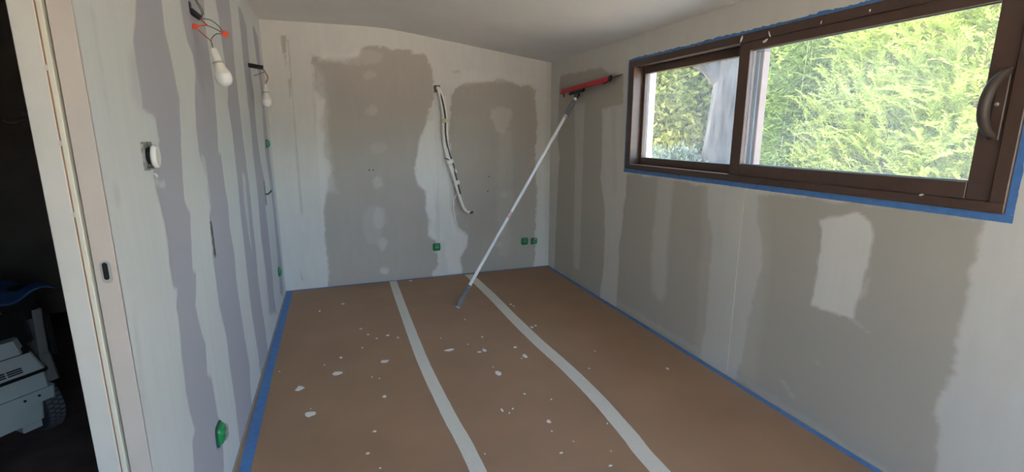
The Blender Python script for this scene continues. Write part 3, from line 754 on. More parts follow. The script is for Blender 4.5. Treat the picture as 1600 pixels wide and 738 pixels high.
# blade holder: long red channel, roughly along Y and rising a little towards the window
hd0, hd1 = Vector((2.196, 4.610, 1.900)), Vector((2.196, 3.716, 1.936))
hdir = (hd1 - hd0).normalized()
pp = [(.000, .024), (-.010, .027), (-.017, .018), (-.020, .002), (-.030, -.014), (-.026, -.022), (-.014, -.020), (-.004, -.008), (.004, .004)]
upv = Vector((0, -hdir.z, hdir.y)).normalized()
if upv.z < 0: upv = -upv
def bar(s0, s1, prof2):
    return [[hd0 + hdir * s - o0 + Vector((x, 0, 0)) + upv * z for x, z in prof2] for s in (s0, s1)]
hl = (hd1 - hd0).length
holder = recalc(MB().loft(bar(0, hl, pp)).build('blade_holder', M_RED, tool))
recalc(MB().loft(bar(-.055, hl + .135, [(-.002, .004), (.036, .022), (.036, .026), (-.002, .008)])).build('blade', M_BLADE, tool))
recalc(MB().loft(bar(hl, hl + .03, [(x * 1.1, z * 1.12) for x, z in pp])).build('end_cap', M_BLACK, holder))
recalc(MB().loft(bar(-.014, 0, [(x * 1.05, z * 1.05) for x, z in pp])).build('end_cap', M_RED, holder))
e0 = hd0 + hdir * .05 - o0
MB().tube([e0 + Vector((-.02, 0, -.018)), e0 + Vector((-.022, -.004, -.036)), e0 + Vector((-.024, -.012, -.052))], .0065, 8).build('hanging_hook', M_BLACK, holder)
e1 = hd0 + hdir * (hl - .01) - o0
MB().tube([e1 + Vector((-.02, 0, -.022)), e1 + Vector((-.027, .03, -.026)), e1 + Vector((-.028, .06, -.032))], .005, 8).build('end_clip', M_BLACK, holder)
hm = headp - o0
br = MB().loft([[hm + hdir * s + Vector((x, 0, 0)) + upv * z for x, z in ((-.012, .030), (-.030, .022), (-.038, .0), (-.022, -.006), (-.004, .012))] for s in (-.13, -.10, .10, .14)])
recalc(br.build('clamp_bracket', M_BLACK, tool))
MB().tube([hm - ax * .055, hm - ax * .02, hm + upv * .02 + Vector((-.012, 0, 0))], [.017, .026, .02], 12).build('swivel_joint', M_BLACK, tool, smooth=True)

# ================================================================== ELECTRICS
M_GREEN = mat('green_cover', (0.015, 0.26, 0.085), 0.28, noise=0.15, nscale=30)
M_GREEN_D = mat('dark_green_rim', (0.008, 0.10, 0.04), 0.5)
M_LABELW = mat('pale_label', (0.25, 0.45, 0.33), 0.4)
def rsq(w, z, d, n=5):
    """rounded square ring of half width w at height d above the wall, corner radius z"""
    pts = []
    for cx, cy, a0 in ((w - z, w - z, 0), (-(w - z), w - z, PI / 2), (-(w - z), -(w - z), PI), (w - z, -(w - z), 1.5 * PI)):
        for k in range(n):
            a = a0 + PI / 2 * k / (n - 1)
            pts.append((cx + z * math.cos(a), cy + z * math.sin(a), d))
    return pts
def socket_cover(label, loc, wall, s=1.0, dome=.022, group=None):
    e = empty('socket_cover', loc)
    e.rotation_euler = (PI / 2, 0, 0) if wall == 'back' else (PI / 2, 0, PI / 2)
    rim = MB().loft([rsq(.040 * s, .016 * s, 0), rsq(.040 * s, .016 * s, .004), rsq(.036 * s, .015 * s, .006)]).build('rim', M_GREEN_D, e)
    MB().loft([rsq(.034 * s, .015 * s, .004), rsq(.034 * s, .015 * s, dome * .45), rsq(.029 * s, .014 * s, dome * .8), rsq(.018 * s, .010 * s, dome), rsq(.006 * s, .004 * s, dome * 1.03)]).build('cap', M_GREEN, e, smooth=True)
    MB().box((-.011 * s, -.004 * s, dome * 1.0), (.011 * s, .004 * s, dome * 1.0 + .0016)).build('label_plate', M_LABELW, e)
    return tag(e, label, 'socket cover')
socket_cover('square green socket cover on the back wall below the hanging cable bundle', (.948, YB - .004, .322), 'back')
socket_cover('green socket cover on bare board, beside the plaster-edged one on the back wall', (1.944, YB - .003, .310), 'back', .98)
s3 = socket_cover('green socket cover smeared with white plaster, by the window wall corner', (2.056, YB - .003, .303), 'back', .95)
f = flake_mesh(.016, .010, .003, rnd); f.v = [(p[0] + .012, p[1] + .022, p[2] + .0165) for p in f.v]; recalc(f.build('plaster_smear', M_SPLASH, s3))
f = flake_mesh(.018, .006, .003, rnd); f.v = [(p[0] + .014, p[1] - .033, p[2] + .006) for p in f.v]; recalc(f.build('plaster_smear', M_SPLASH, s3))
s4 = socket_cover('domed green socket cover low on the striped wall, near the pocket door', (XL + .003, 2.125, .276), 'left', 1.12, .024)
recalc(MB().loft([rsq(.030, .02, .016), rsq(.030, .02, .0262), rsq(.012, .01, .029)]).build('clear_film', glass_mat('clear_film', .22), s4, smooth=True)).location = (.012, -.004, 0)
socket_cover('domed green socket cover low on the striped wall, near the back corner', (XL + .003, 4.60, .305), 'left', .95, .024)
socket_cover('small green socket cover at switch height on the striped wall', (XL + .003, 4.655, 1.412), 'left', .90, .024)

# round capped junction box, near the door
M_GREYBOX = mat('plaster_caked_box', (0.42, 0.42, 0.40), 0.8, color2=(0.13, 0.13, 0.125), nscale=55, bump=0.5, bscale=90)
M_WHITEP = mat('white_plastic', (0.74, 0.74, 0.73), 0.35)
jb = tag(empty('junction_box', (XL, 1.787, 1.432)), 'plaster-caked square junction box with white round cap beside the pocket door', 'junction box')
jb.rotation_euler = (PI / 2, 0, PI / 2)
MB().loft([rsq(.042, .008, -.002), rsq(.042, .008, .005), rsq(.036, .008, .006), rsq(.034, .008, .002)]).build('box_rim', M_GREYBOX, jb)
MB().lathe([(.026, 0), (.026, .016)], (.006, 0, .002), (0, 0, 1), 16).build('black_collar', M_BLACK, jb)
MB().lathe([(.031, 0), (.0345, .004), (.0345, .012), (.032, .015)], (.008, -.002, .012), (.08, -.02, 1), 24).build('round_cap', M_WHITEP, jb, smooth=True)
f = flake_mesh(.020, .007, .002, rnd); f.v = [(p[0] + .045, p[1] - .062 - p[0] * .4, p[2] + .002) for p in f.v]; recalc(f.build('plaster_tail', M_SPLASH, jb))

# black slots left open for switches
def slot(label, y, z, hh, hwid, wire):
    e = tag(empty('switch_slot', (XL, y, z)), label, 'wall box')
    ro = [(.003, hwid + .006, -hh - .012), (.003, hwid + .004, hh), (.003, .002, hh + .012), (.003, -hwid - .004, hh + .004), (.003, -hwid - .005, -hh), (.003, -.002, -hh - .016)]
    ri = [(.003, p[1] * .62, p[2] * .93) for p in ro]
    rb = [(.0015, p[1] * .62, p[2] * .93) for p in ro]
    r0 = [(-.001, p[1], p[2]) for p in ro]
    recalc(MB().loft([r0, ro, ri, rb]).build('ragged_rim', M_GREYBOX, e))
    recalc(MB().loft([[(.0018, p[1], p[2]) for p in ri], [(.0024, p[1], p[2]) for p in ri]]).build('dark_opening', M_BLACK, e))
    if wire:
        MB().tube(smooth_path([(.003, 0, -.01), (.02, -.004, -.012), (.04, -.006, .006), (.048, -.004, .02)], 4), .006, 8).build('wire_end', mat('grey_wire', (0.10, 0.09, 0.085), 0.5), e, smooth=True)
    return e
slot('tall open black switch slot cut into the striped wall, no wire showing', 2.445, 1.042, .072, .012, False)
slot('narrow open slot with a grey wire end poking out, near the back corner', 4.27, 1.04, .085, .011, True)

# bare bulbs on lever connectors
M_WIRE_G = mat('grey_green_wire', (0.16, 0.17, 0.13), 0.5)
M_WIRE_R = mat('red_brown_wire', (0.42, 0.07, 0.04), 0.5)
M_ORANGE = mat('orange_connector', (0.80, 0.10, 0.03), 0.35)
M_SOCK = mat('white_lamp_socket', (0.70, 0.69, 0.64), 0.45)
M_GLOBE = mat('frosted_globe', (0.80, 0.80, 0.80), 0.25)
def wire(path, r, m_, e, org, n=7):
    MB().tube(smooth_path([Vector(p) - org for p in path], 5), r, n).build('wire', m_, e, smooth=True)
def bulb(e, top, axis, L, org, k=1.0):
    t = Vector(top) - org
    a = Vector(axis).normalized()
    MB().lathe([(.005, 0), (.012, .003), (.0155, .02), (.0175, .055), (.019, .058)], t, a, 18).build('lamp_socket', M_SOCK, e, smooth=True)
    MB().lathe([(.021, .056), (.023, .058), (.023, .062), (.021, .064)], t, a, 18).build('socket_ring', mat('ring_grey', (0.42, 0.42, 0.38), 0.5), e)
    b = MB().lathe([(.0175, .062), (.0190, .072), (.0255, .092), (.0310, .105), (.0335, .113)], t, a, 22).build('bulb_base', M_SOCK, e, smooth=True)
    MB().lathe([(.0335, .113), (.0348, .123), (.0330, .138), (.0270, .151), (.0170, .160), (.004, .164)], t, a, 22).build('globe', M_GLOBE, b, smooth=True)
def lever(e, c, org, rot, sc=1.0):
    m_ = Matrix.Rotation(rot, 3, 'Y')
    c = Vector(c) - org
    mb = MB().box((-.011 * sc, -.007, -.010 * sc), (.011 * sc, .007, .010 * sc), .002)
    mb.v = [tuple(m_ @ Vector(p) + c) for p in mb.v]
    b = mb.build('lever_connector', M_ORANGE, e)
    mb = MB()
    for s in (-.005, .005):
        mb2 = MB().box((s - .003, -.0095, -.006), (s + .003, -.007, .009))
        mb2.v = [tuple(m_ @ Vector(p) + c) for p in mb2.v]
        mb2.build('lever', M_ORANGE, b)
org = Vector((XL, 2.57, 2.015))
b1 = tag(empty('hanging_bulb', org), 'bare white bulb on loose wires with two orange connectors, above the tall switch slot', 'light bulb')
MB().box((-.001, -.016, -.014), (.003, .016, .03), .001).build('hole_plate', M_BLACK, b1)
stub = [Vector(p) - org for p in ((-.535, 2.57, 2.013), (-.519, 2.57, 1.998), (-.500, 2.57, 1.982))]
MB().tube([stub[0], stub[1], stub[2]], [.0125, .013, .0115], 12).build('conduit_stub', M_BLACK, b1, smooth=True)
wire([(-.52, 2.575, 2.09), (-.506, 2.572, 2.050), (-.492, 2.57, 2.025), (-.488, 2.57, 2.003), (-.502, 2.57, 1.984)], .0022, M_WIRE_G, b1, org)
wire([(-.53, 2.58, 2.085), (-.512, 2.578, 2.05), (-.498, 2.575, 2.02), (-.494, 2.574, 2.0), (-.504, 2.572, 1.985)], .0022, M_WIRE_G, b1, org)
wire([(-.502, 2.57, 1.981), (-.466, 2.57, 1.979), (-.437, 2.57, 1.958), (-.418, 2.57, 1.930)], .0022, M_WIRE_G, b1, org)
wire([(-.476, 2.56, 1.953), (-.449, 2.56, 1.942), (-.421, 2.562, 1.927)], .0022, M_WIRE_G, b1, org)
wire([(-.502, 2.566, 1.981), (-.488, 2.56, 1.966), (-.476, 2.56, 1.953)], .0026, M_WIRE_R, b1, org)
wire([(-.476, 2.56, 1.954), (-.500, 2.56, 1.951), (-.520, 2.563, 1.948)], .0026, M_ORANGE, b1, org)
wire([(-.521, 2.57, 1.942), (-.497, 2.57, 1.917), (-.471, 2.57, 1.89), (-.466, 2.568, 1.859)], .0022, M_WIRE_R, b1, org)
wire([(-.415, 2.565, 1.920), (-.443, 2.56, 1.922), (-.465, 2.56, 1.902), (-.469, 2.56, 1.886), (-.465, 2.564, 1.859)], .0022, M_WIRE_G, b1, org)
lever(b1, (-.522, 2.566, 1.946), org, .2)
lever(b1, (-.413, 2.566, 1.924), org, .5, 1.1)
bulb(b1, (-.466, 2.566, 1.863), (.034, 0, -.148), .155, org)
org = Vector((XL, 4.10, 1.975))
b2 = tag(empty('hanging_bulb', org), 'bare white bulb on a thin wire from a straight black stub, near the back corner', 'light bulb')
MB().tube([Vector(p) - org for p in ((-.536, 4.10, 1.976), (-.487, 4.10, 1.968), (-.441, 4.10, 1.962))], .0155, 12).build('conduit_stub', M_BLACK, b2, smooth=True)
wire([(-.445, 4.09, 1.960), (-.432, 4.08, 1.932), (-.418, 4.08, 1.898), (-.428, 4.08, 1.865), (-.437, 4.08, 1.838)], .0026, M_WIRE_G, b2, org)
wire([(-.440, 4.085, 1.955), (-.425, 4.082, 1.925), (-.412, 4.08, 1.892), (-.426, 4.08, 1.86), (-.437, 4.08, 1.838)], .0026, M_WIRE_R, b2, org)
wire([(-.433, 4.08, 1.932), (-.472, 4.07, 1.913), (-.504, 4.07, 1.901)], .0026, M_WIRE_G, b2, org)
bulb(b2, (-.437, 4.08, 1.850), (.0, 0, -1), .155, org)

# bundle of cable and conduit hanging out of the back wall
M_CONDUIT = mat('white_conduit', (0.84, 0.82, 0.77), 0.5, noise=0.05, nscale=30)
M_DARKC = mat('dark_cable', (0.07, 0.065, 0.065), 0.5)
M_WOOD = mat('rough_wood_hole', (0.16, 0.10, 0.06), 0.9, noise=0.3, nscale=40)
M_TAPEY = mat('yellowed_tape', (0.62, 0.58, 0.42), 0.5)
org = Vector((1.0, YB, 1.93))
cb = tag(empty('cable_bundle', org), 'white conduits and dark cable hanging out of a hole in the back wall', 'cable')
rim = [(-.030, .032), (.034, .034), (.032, -.034), (-.026, -.036)]
recalc(MB().loft([[(x, -.0015, z) for x, z in rim], [(x, -.006, z) for x, z in rim], [(x * .7, -.006, z * .7) for x, z in rim], [(x * .7, -.002, z * .7) for x, z in rim]]).build('hole_rim', M_WOOD, cb))
def cable(pts, r, m_, name):
    return MB().tube(smooth_path([Vector(p) - org for p in pts], 6), r, 10).build(name, m_, cb, smooth=True)
Yc = 4.965
cable([(1.002, 4.990, 1.940), (1.010, 4.978, 1.925), (1.026, Yc, 1.84), (1.046, Yc, 1.70), (1.050, Yc, 1.52), (1.054, Yc, 1.38), (1.090, Yc, 1.22), (1.150, Yc, 1.02), (1.205, Yc, .82), (1.245, Yc, .715), (1.300, Yc - .01, .680)], .0165, M_CONDUIT, 'conduit')
cable([(1.010, 4.990, 1.935), (1.022, 4.975, 1.918), (1.052, Yc - .004, 1.82), (1.074, Yc - .004, 1.68), (1.078, Yc - .006, 1.5), (1.084, Yc - .004, 1.35), (1.120, Yc, 1.20), (1.165, Yc - .008, 1.10)], .0155, M_CONDUIT, 'conduit')
cable([(1.006, 4.995, 1.93), (1.020, 4.97, 1.905), (1.044, Yc - .020, 1.80), (1.065, Yc - .022, 1.66), (1.064, Yc - .022, 1.5), (1.090, Yc - .012, 1.33), (1.138, Yc - .012, 1.18), (1.168, Yc - .014, 1.04), (1.205, Yc - .016, .88)], .0085, M_DARKC, 'dark_cable')
cable([(1.10, Yc - .018, 1.225), (1.07, Yc - .03, 1.245), (1.045, Yc - .03, 1.248)], .005, M_DARKC, 'dark_cable_end')
cable([(1.275, Yc - .006, .700), (1.310, Yc - .014, .678), (1.335, Yc - .02, .688)], [.012, .010, .007][0], M_DARKC, 'wire_tip')
for (x, z), (dx, dz), r in (((1.062, 1.62), (.01, -1), .030), ((1.104, 1.215), (.25, -1), .036), ((1.175, 1.00), (.3, -1), .026)):
    MB().lathe([(r * .8, -.022), (r, -.016), (r, .016), (r * .8, .022)], Vector((x, Yc - .003, z)) - org, (dx, 0, dz), 14).build('tape_band', M_TAPEY if z > 1.5 else M_CONDUIT, cb, smooth=True)
wire_loop = cable([(1.185, 4.992, .90), (1.135, 4.998, .78), (1.150, 4.998, .60), (1.185, 5.0, .50), (1.200, 5.002, .47)], .006, M_CONDUIT, 'loose_string')

# ================================================================== PLASTER FLAKES ON THE CARD
rf = random.Random(21)
for i, (x, y, rx, ry) in enumerate(FLAKES):
    f = flake_mesh(rx, ry, .0016 + .0012 * rf.random(), rf, 10 if rx > .03 else 7)
    o = recalc(f.build('plaster_flake', M_SPLASH))
    o.location = (x, y, .0032)
    where = ('between the straight white tape and the striped wall' if x < .49 else 'between the two white floor tapes' if x < 1.30 else 'between the wavy white tape and the window wall')
    if max(rx, ry) > .028:
        shape = 'long thin' if max(rx, ry) > 2.2 * min(rx, ry) else 'broad'
        tag(o, shape + ' white plaster flake on the card ' + where, 'plaster flake', shape + ' plaster flakes ' + where)
    else:
        tag(o, 'small white plaster crumb on the card ' + where, 'plaster flake', 'small plaster crumbs ' + where)

# ================================================================== MACHINE AND CLOTH IN THE DARK HALL
M_MWHITE = mat('machine_white', (0.55, 0.57, 0.55), 0.45, noise=0.05, nscale=6)
M_MGREY = mat('machine_grey', (0.22, 0.20, 0.19), 0.6)
M_MBLACK = mat('machine_black', (0.010, 0.010, 0.012), 0.4)
M_TYRE = mat('tyre_rubber', (0.05, 0.05, 0.055), 0.5, bump=0.2, bscale=50)
M_CLOTH = mat('dark_blue_cloth', (0.03, 0.08, 0.20), 0.9, noise=0.2, nscale=20)
# local x: along the front face to the far right, local -y: towards the viewer
ma = empty('wheeled_machine', (-1.431, 2.863, 0), math.radians(50))
tag(ma, 'white wheeled workshop machine with black lid standing in the dark hall', 'machine')
def slab(z0, z1, x0a, x1a, y0a, y1a, x0b, x1b, y0b, y1b, m_, name, parent, bev=.012):
    def rg(x0, x1, y0, y1, z):
        c = bev
        return [(x0 + c, y0, z), (x1 - c, y0, z), (x1, y0 + c, z), (x1, y1 - c, z), (x1 - c, y1, z), (x0 + c, y1, z), (x0, y1 - c, z), (x0, y0 + c, z)]
    return MB().loft([rg(x0a, x1a, y0a, y1a, z0), rg(x0b, x1b, y0b, y1b, z1)]).build(name, m_, parent)
tub = slab(.125, .225, -.60, -.025, -.02, .38, -.62, -.02, -.03, .40, M_MWHITE, 'tub', ma)
MB().box((-.115, -.018, .088), (-.04, .05, .125), .004).build('foot_block', M_MWHITE, tub)
MB().box((-.58, -.018, .0), (-.50, .05, .125), .004).build('foot_block', M_MWHITE, tub)
rimb = slab(.225, .285, -.64, .022, -.05, .42, -.64, .026, -.05, .42, M_MWHITE, 'rim', ma)
slab(.285, .365, -.62, .010, -.038, .41, -.61, .008, -.03, .40, M_MWHITE, 'upper_body', ma)
for bx in (-.10, -.045):
    MB().lathe([(.006, 0), (.006, .003)], (bx, -.050, .26), (0, -1, 0), 8).build('bolt', M_MBLACK, rimb)
slab(.365, .378, -.62, .018, -.042, .41, -.62, .018, -.042, .41, M_MBLACK, 'black_seal', ma)
hood = slab(.378, .47, -.60, .012, -.03, .40, -.56, -.01, .02, .38, M_MWHITE, 'hood', ma)
for vi in range(3):
    for k in range(2):
        MB().box((-.19 + k * .062, -.026 + .004 * vi, .389 + vi * .009), (-.135 + k * .062, -.012 + .004 * vi, .394 + vi * .009)).build('vent_slot', M_MBLACK, hood)
slab(.47, .50, -.56, -.02, -.01, .36, -.54, -.03, .0, .35, M_MBLACK, 'lid_seal', ma)
slab(.478, .545, -.45, -.035, -.02, .22, -.43, -.045, .0, .20, M_MWHITE, 'lid_box', ma, .03)
slab(.50, .66, -.50, .03, .05, .34, -.48, .025, .08, .33, M_MBLACK, 'motor_block', ma, .02)
slab(.66, .672, -.36, -.06, .07, .22, -.36, -.06, .07, .22, mat('yellowed_tray', (0.22, 0.19, 0.10), 0.6), 'tray', ma, .01)
slab(.28, .42, .030, .085, .02, .22, .030, .075, .04, .20, M_MGREY, 'wheel_guard', ma)
slab(.42, .64, .035, .075, .05, .18, .055, .095, .08, .17, M_MGREY, 'upright', ma, .01)
slab(.40, .60, .085, .11, .05, .10, .09, .115, .07, .12, M_MBLACK, 'strap', ma, .006)
slab(.60, .742, -.42, .09, .09, .32, -.40, .095, .10, .30, M_MBLACK, 'head_unit', ma, .02)
def wheel(xc):
    cx = (xc, .135, .135)
    w = MB().lathe([(.075, -.042), (.115, -.046), (.130, -.036), (.1345, -.015), (.135, 0), (.1345, .015), (.130, .036), (.115, .046), (.075, .042)], cx, (1, 0, 0), 36).build('wheel', M_TYRE, ma, smooth=True)
    MB().lathe([(.02, -.048), (.078, -.036), (.078, .036), (.02, .048)], cx, (1, 0, 0), 20).build('hub', M_MGREY, w)
    tr = MB()
    for k in range(34):
        a = 2 * PI * k / 34
        for s, off in ((-.022, 0), (0, .5), (.022, 0)):
            aa = a + off * 2 * PI / 34
            c = Vector((xc + s, .135 + .1355 * math.cos(aa), .135 + .1355 * math.sin(aa)))
            tr.add([c + Vector((sx * .009, -math.sin(aa) * sy * .008 + math.cos(aa) * h, math.cos(aa) * sy * .008 + math.sin(aa) * h)) for h in (-.003, .0015) for sx, sy in ((-1, -1), (1, -1), (1, 1), (-1, 1))],
                   [(0, 1, 2, 3), (4, 5, 6, 7), (0, 1, 5, 4), (1, 2, 6, 5), (2, 3, 7, 6), (3, 0, 4, 7)])
    t = recalc(tr.build('tread', mat('worn_tread', (0.16, 0.16, 0.17), 0.5), w))
    t['kind'] = 'stuff'
wheel(.035)
wheel(-.66)
# cloth thrown over the top of the machine
nx, nyc = 30, 18
vsx, fsx = [], []
for i in range(nx + 1):
    for j in range(nyc + 1):
        u, v = i / nx, j / nyc
        x = -.36 + u * .50
        y = .06 + v * .28
        z = .758 + .018 * math.sin(7 * u + 3 * v) * math.cos(5 * v) + .012 * math.sin(17 * u - 6 * v)
        z -= .10 * max(0, .25 - v) * 2 * (1 - u) + .25 * max(0, u - .93)
        vsx.append((x, y - .03 * u, z))
for i in range(nx):
    for j in range(nyc):
        a = i * (nyc + 1) + j
        fsx.append((a, a + nyc + 1, a + nyc + 2, a + 1))
cl = MB().add(vsx, fsx).build('cloth', M_CLOTH, smooth=True)
md = cl.modifiers.new('thickness', 'SOLIDIFY')
md.thickness = .006
cl.location = (-1.431, 2.863, 0.0)
cl.rotation_euler = (0, 0, math.radians(50))
tag(cl, 'crumpled dark blue cloth lying on top of the wheeled machine', 'cloth')
# small lamp fitting on the hall wall
wl = tag(empty('wall_hook', (-2.06, 4.6, 1.60)), 'small pale fitting fixed high on the dark hall wall', 'wall fitting')
MB().box((-.04, -.012, -.05), (.04, 0, .05), .003).build('back_plate', M_MGREY, wl)
MB().tube(smooth_path([(0, -.01, .0), (-.02, -.06, -.01), (-.07, -.08, -.03), (-.11, -.08, -.01)], 4), [.016] * 13, 10).build('arm', mat('pale_fitting', (0.2, 0.19, 0.17), 0.5), wl, smooth=True)

# ================================================================== GARDEN OUTSIDE THE WINDOW
GZ = -0.35
M_GRASS = mat('dry_garden_soil', (0.46, 0.38, 0.29), 0.9, noise=0.2, nscale=4, bump=0.3, bscale=30)
tag(MB().box((XO, -25, GZ - .3), (45, 45, GZ)).build('ground', M_GRASS), kind='structure')
tag(MB().box((-25, -30, GZ - .3), (XO, YF - .2, GZ)).build('ground_terrace', mat('terrace', (0.50, 0.42, 0.32), 0.9, noise=0.1)), kind='structure')
def leaf_cloud(name, centres, normals, length, width, m_, parent, rs, droop=0.0, tone=None):
    """one mesh of small two-triangle leaves folded along the midrib"""
    n = len(centres)
    d = normals + rs.normal(0, .55, (n, 3))
    d[:, 2] -= droop
    d /= np.linalg.norm(d, axis=1)[:, None] + 1e-9
    s = np.cross(d, rs.normal(0, 1, (n, 3)))
    s /= np.linalg.norm(s, axis=1)[:, None] + 1e-9
    up = np.cross(s, d)
    L = length * rs.uniform(.6, 1.3, n)[:, None]
    Wd = width * rs.uniform(.7, 1.25, n)[:, None]
    a = centres
    b = centres + d * L * .5 + s * Wd + up * Wd * .35
    c = centres + d * L
    e = centres + d * L * .5 - s * Wd + up * Wd * .35
    V = np.stack([a, b, c, e], 1).reshape(-1, 3)
    F = np.arange(4 * n).reshape(n, 4)
    F = np.concatenate([F[:, [0, 1, 2]], F[:, [0, 2, 3]]])
    me = bpy.data.meshes.new(name)
    me.vertices.add(len(V))
    me.vertices.foreach_set('co', V.ravel())
    me.loops.add(F.size)
    me.loops.foreach_set('vertex_index', F.ravel().astype(np.int32))
    me.polygons.add(len(F))
    me.polygons.foreach_set('loop_start', np.arange(0, F.size, 3, dtype=np.int32))
    me.polygons.foreach_set('loop_total', np.full(len(F), 3, dtype=np.int32))
    me.update(calc_edges=True)
    t = rs.rand(n) if tone is None else tone
    at = me.attributes.new('tone', 'FLOAT', 'POINT')
    at.data.foreach_set('value', np.repeat(t, 4).astype(np.float32))
    me.materials.append(m_)
    o = bpy.data.objects.new(name, me)
    COL.objects.link(o)
    o.parent = parent
    o['kind'] = 'stuff'
    return o
M_BARK = mat('grey_bark', (0.075, 0.068, 0.064), 0.9, color2=(0.008, 0.008, 0.008), nscale=14, bump=1.0, bscale=14, stretch=(1, 1, .18))
M_STEM = mat('brown_stem', (0.16, 0.11, 0.07), 0.8)
M_CANE = mat('bamboo_cane', (0.36, 0.40, 0.14), 0.5, noise=0.1)
M_L_BROAD = leaf_mat('broad_leaf', (0.04, 0.075, 0.018), (0.28, 0.36, 0.09))
M_L_YEL = leaf_mat('yellowish_leaf', (0.06, 0.09, 0.025), (0.42, 0.43, 0.13))
M_L_DARK = leaf_mat('dark_leaf', (0.02, 0.04, 0.018), (0.09, 0.14, 0.055))
M_L_BAM = leaf_mat('bamboo_leaf', (0.04, 0.08, 0.022), (0.28, 0.38, 0.11))
M_L_CON = leaf_mat('bright_conifer', (0.08, 0.13, 0.025), (0.60, 0.68, 0.18))
M_L_SIL = leaf_mat('silver_leaf', (0.10, 0.13, 0.09), (0.26, 0.30, 0.23))

def clump_tree(name, label, cat, loc, trunk_h, crown, n, leaf, m_, seed, group=None, clumps=26, trunk_r=.09):
    rs = np.random.RandomState(seed)
    e = tag(empty(name, loc), label, cat, group)
    rx, ry, rz, cz = crown
    cc = rs.normal(0, 1, (clumps, 3))
    cc /= np.linalg.norm(cc, axis=1)[:, None]
    cc *= rs.uniform(.45, .95, clumps)[:, None]
    cc = cc * np.array([rx, ry, rz]) + np.array([0, 0, cz])
    mb = MB()
    base = Vector((0, 0, 0))
    mid = Vector((rs.normal(0, .08), rs.normal(0, .08), trunk_h))
    mb.tube([base, mid * .5 + Vector((.04, 0, 0)), mid, Vector((0, 0, cz + rz * .5))], [trunk_r * 1.2, trunk_r, trunk_r * .8, trunk_r * .2], 9)
    mb.build('trunk', M_STEM, e, smooth=True)
    br = MB()
    for c in cc:
        c = Vector(c)
        st = Vector((0, 0, min(max(trunk_h * .6, c.z - rz * .5), cz + rz * .3)))
        br.tube([st, (st + c) / 2 + Vector((0, 0, .12)), c], [trunk_r * .4, trunk_r * .25, trunk_r * .08], 5)
    br.build('branches', M_STEM, e)
    idx = rs.randint(0, clumps, n)
    off = rs.normal(0, 1, (n, 3))
    nr = off / (np.linalg.norm(off, axis=1)[:, None] + 1e-9)
    r = rs.uniform(.25, 1, n) ** .5
    sz = rs.uniform(.28, .48, clumps)[idx][:, None] * np.array([rx, ry, rz * .8])
    pts = cc[idx] + nr * r[:, None] * sz
    pts[:, 2] = np.maximum(pts[:, 2], 0.03)
    leaf_cloud('foliage', pts, nr * .6 + np.array([0, 0, .1]), leaf[0], leaf[1], m_, e, rs, leaf[2])
    return e
def at_bearing(deg, d, z=GZ):
    a = math.radians(deg)
    return (d * math.sin(a), d * math.cos(a), z)

# big tree with forked trunk
tb = at_bearing(42.0, 6.6)
tr = tag(empty('garden_tree', tb), 'big tree with a thick grey furrowed trunk forking, outside the window', 'tree')
def bark_tube(path, rad, name, parent, seed):
    pts = smooth_path(path, 8)
    n = len(pts)
    m = len(rad) - 1
    rr = [rad[min(int(i / (n - 1) * m), m - 1)] * (1 - (i / (n - 1) * m) % 1 if i < n - 1 else 0) + rad[min(int(i / (n - 1) * m) + 1, m)] * ((i / (n - 1) * m) % 1 if i < n - 1 else 1) for i in range(n)]
    mb = MB().tube(pts, rr, 40)
    r = np.random.RandomState(seed)
    V = np.array(mb.v)
    k = np.arange(len(V)) % 40
    fur = np.repeat(r.uniform(-1, 1, (n // 3 + 2, 40)), 3, axis=0)[:n].ravel()
    cen = np.repeat(np.array([tuple(p) for p in pts]), 40, axis=0)
    V = cen + (V - cen) * (1 + .06 * fur[:len(V)])[:, None]
    mb.v = [tuple(p) for p in V]
    return mb.build(name, M_BARK, parent, smooth=True)
rdir = Vector((math.cos(math.radians(42.0)), -math.sin(math.radians(42.0)), 0))
bark_tube([(0, 0, -.05), rdir * .04 + Vector((0, 0, .8)), rdir * .10 + Vector((0, 0, 1.8)), rdir * .20 + Vector((0, 0, 2.6)), rdir * .40 + Vector((0, 0, 3.4)), rdir * .65 + Vector((0, 0, 4.4)), rdir * .8 + Vector((0, 0, 6))], [.29, .245, .235, .245, .20, .17, .14], 'trunk', tr, 3)
bark_tube([rdir * .16 + Vector((0, 0, 2.30)), rdir * -.12 + Vector((0, 0, 2.62)), rdir * -.42 + Vector((0, 0, 2.85)), rdir * -1.0 + Vector((0, 0, 3.6)), rdir * -1.5 + Vector((0, 0, 4.6))], [.13, .115, .10, .09, .07], 'branch', tr, 4)
rs = np.random.RandomState(90)
nn = 16000
pts = rs.normal(0, 1, (nn, 3))
pts = pts / np.linalg.norm(pts, axis=1)[:, None] * rs.uniform(.2, 1, (nn, 1)) ** .5 * np.array([2.3, 2.3, 1.3]) + np.array([-1.5, 1.2, 5.5])  # unseen crown, added and set towards the sun to shade the trunk
leaf_cloud('foliage', pts, rs.normal(0, 1, (nn, 3)), .20, .035, M_L_DARK, tr, rs, .3)
G_BACK = 'broadleaf trees closing the garden'
clump_tree('broadleaf_tree', 'yellow-green broadleaf tree behind the forked trunk, beside the white window reveal', 'tree', at_bearing(37.0, 10.5), 1.2, (1.7, 1.7, 2.1, 2.5), 36000, (.12, .032, .3), M_L_YEL, 1, G_BACK)
clump_tree('broadleaf_tree', 'mid-green broadleaf tree between the forked trunk and the dark tree behind the bamboo', 'tree', at_bearing(45.5, 11.5), 1.0, (1.9, 1.9, 2.3, 2.4), 26000, (.15, .04, .3), M_L_BROAD, 2, G_BACK)
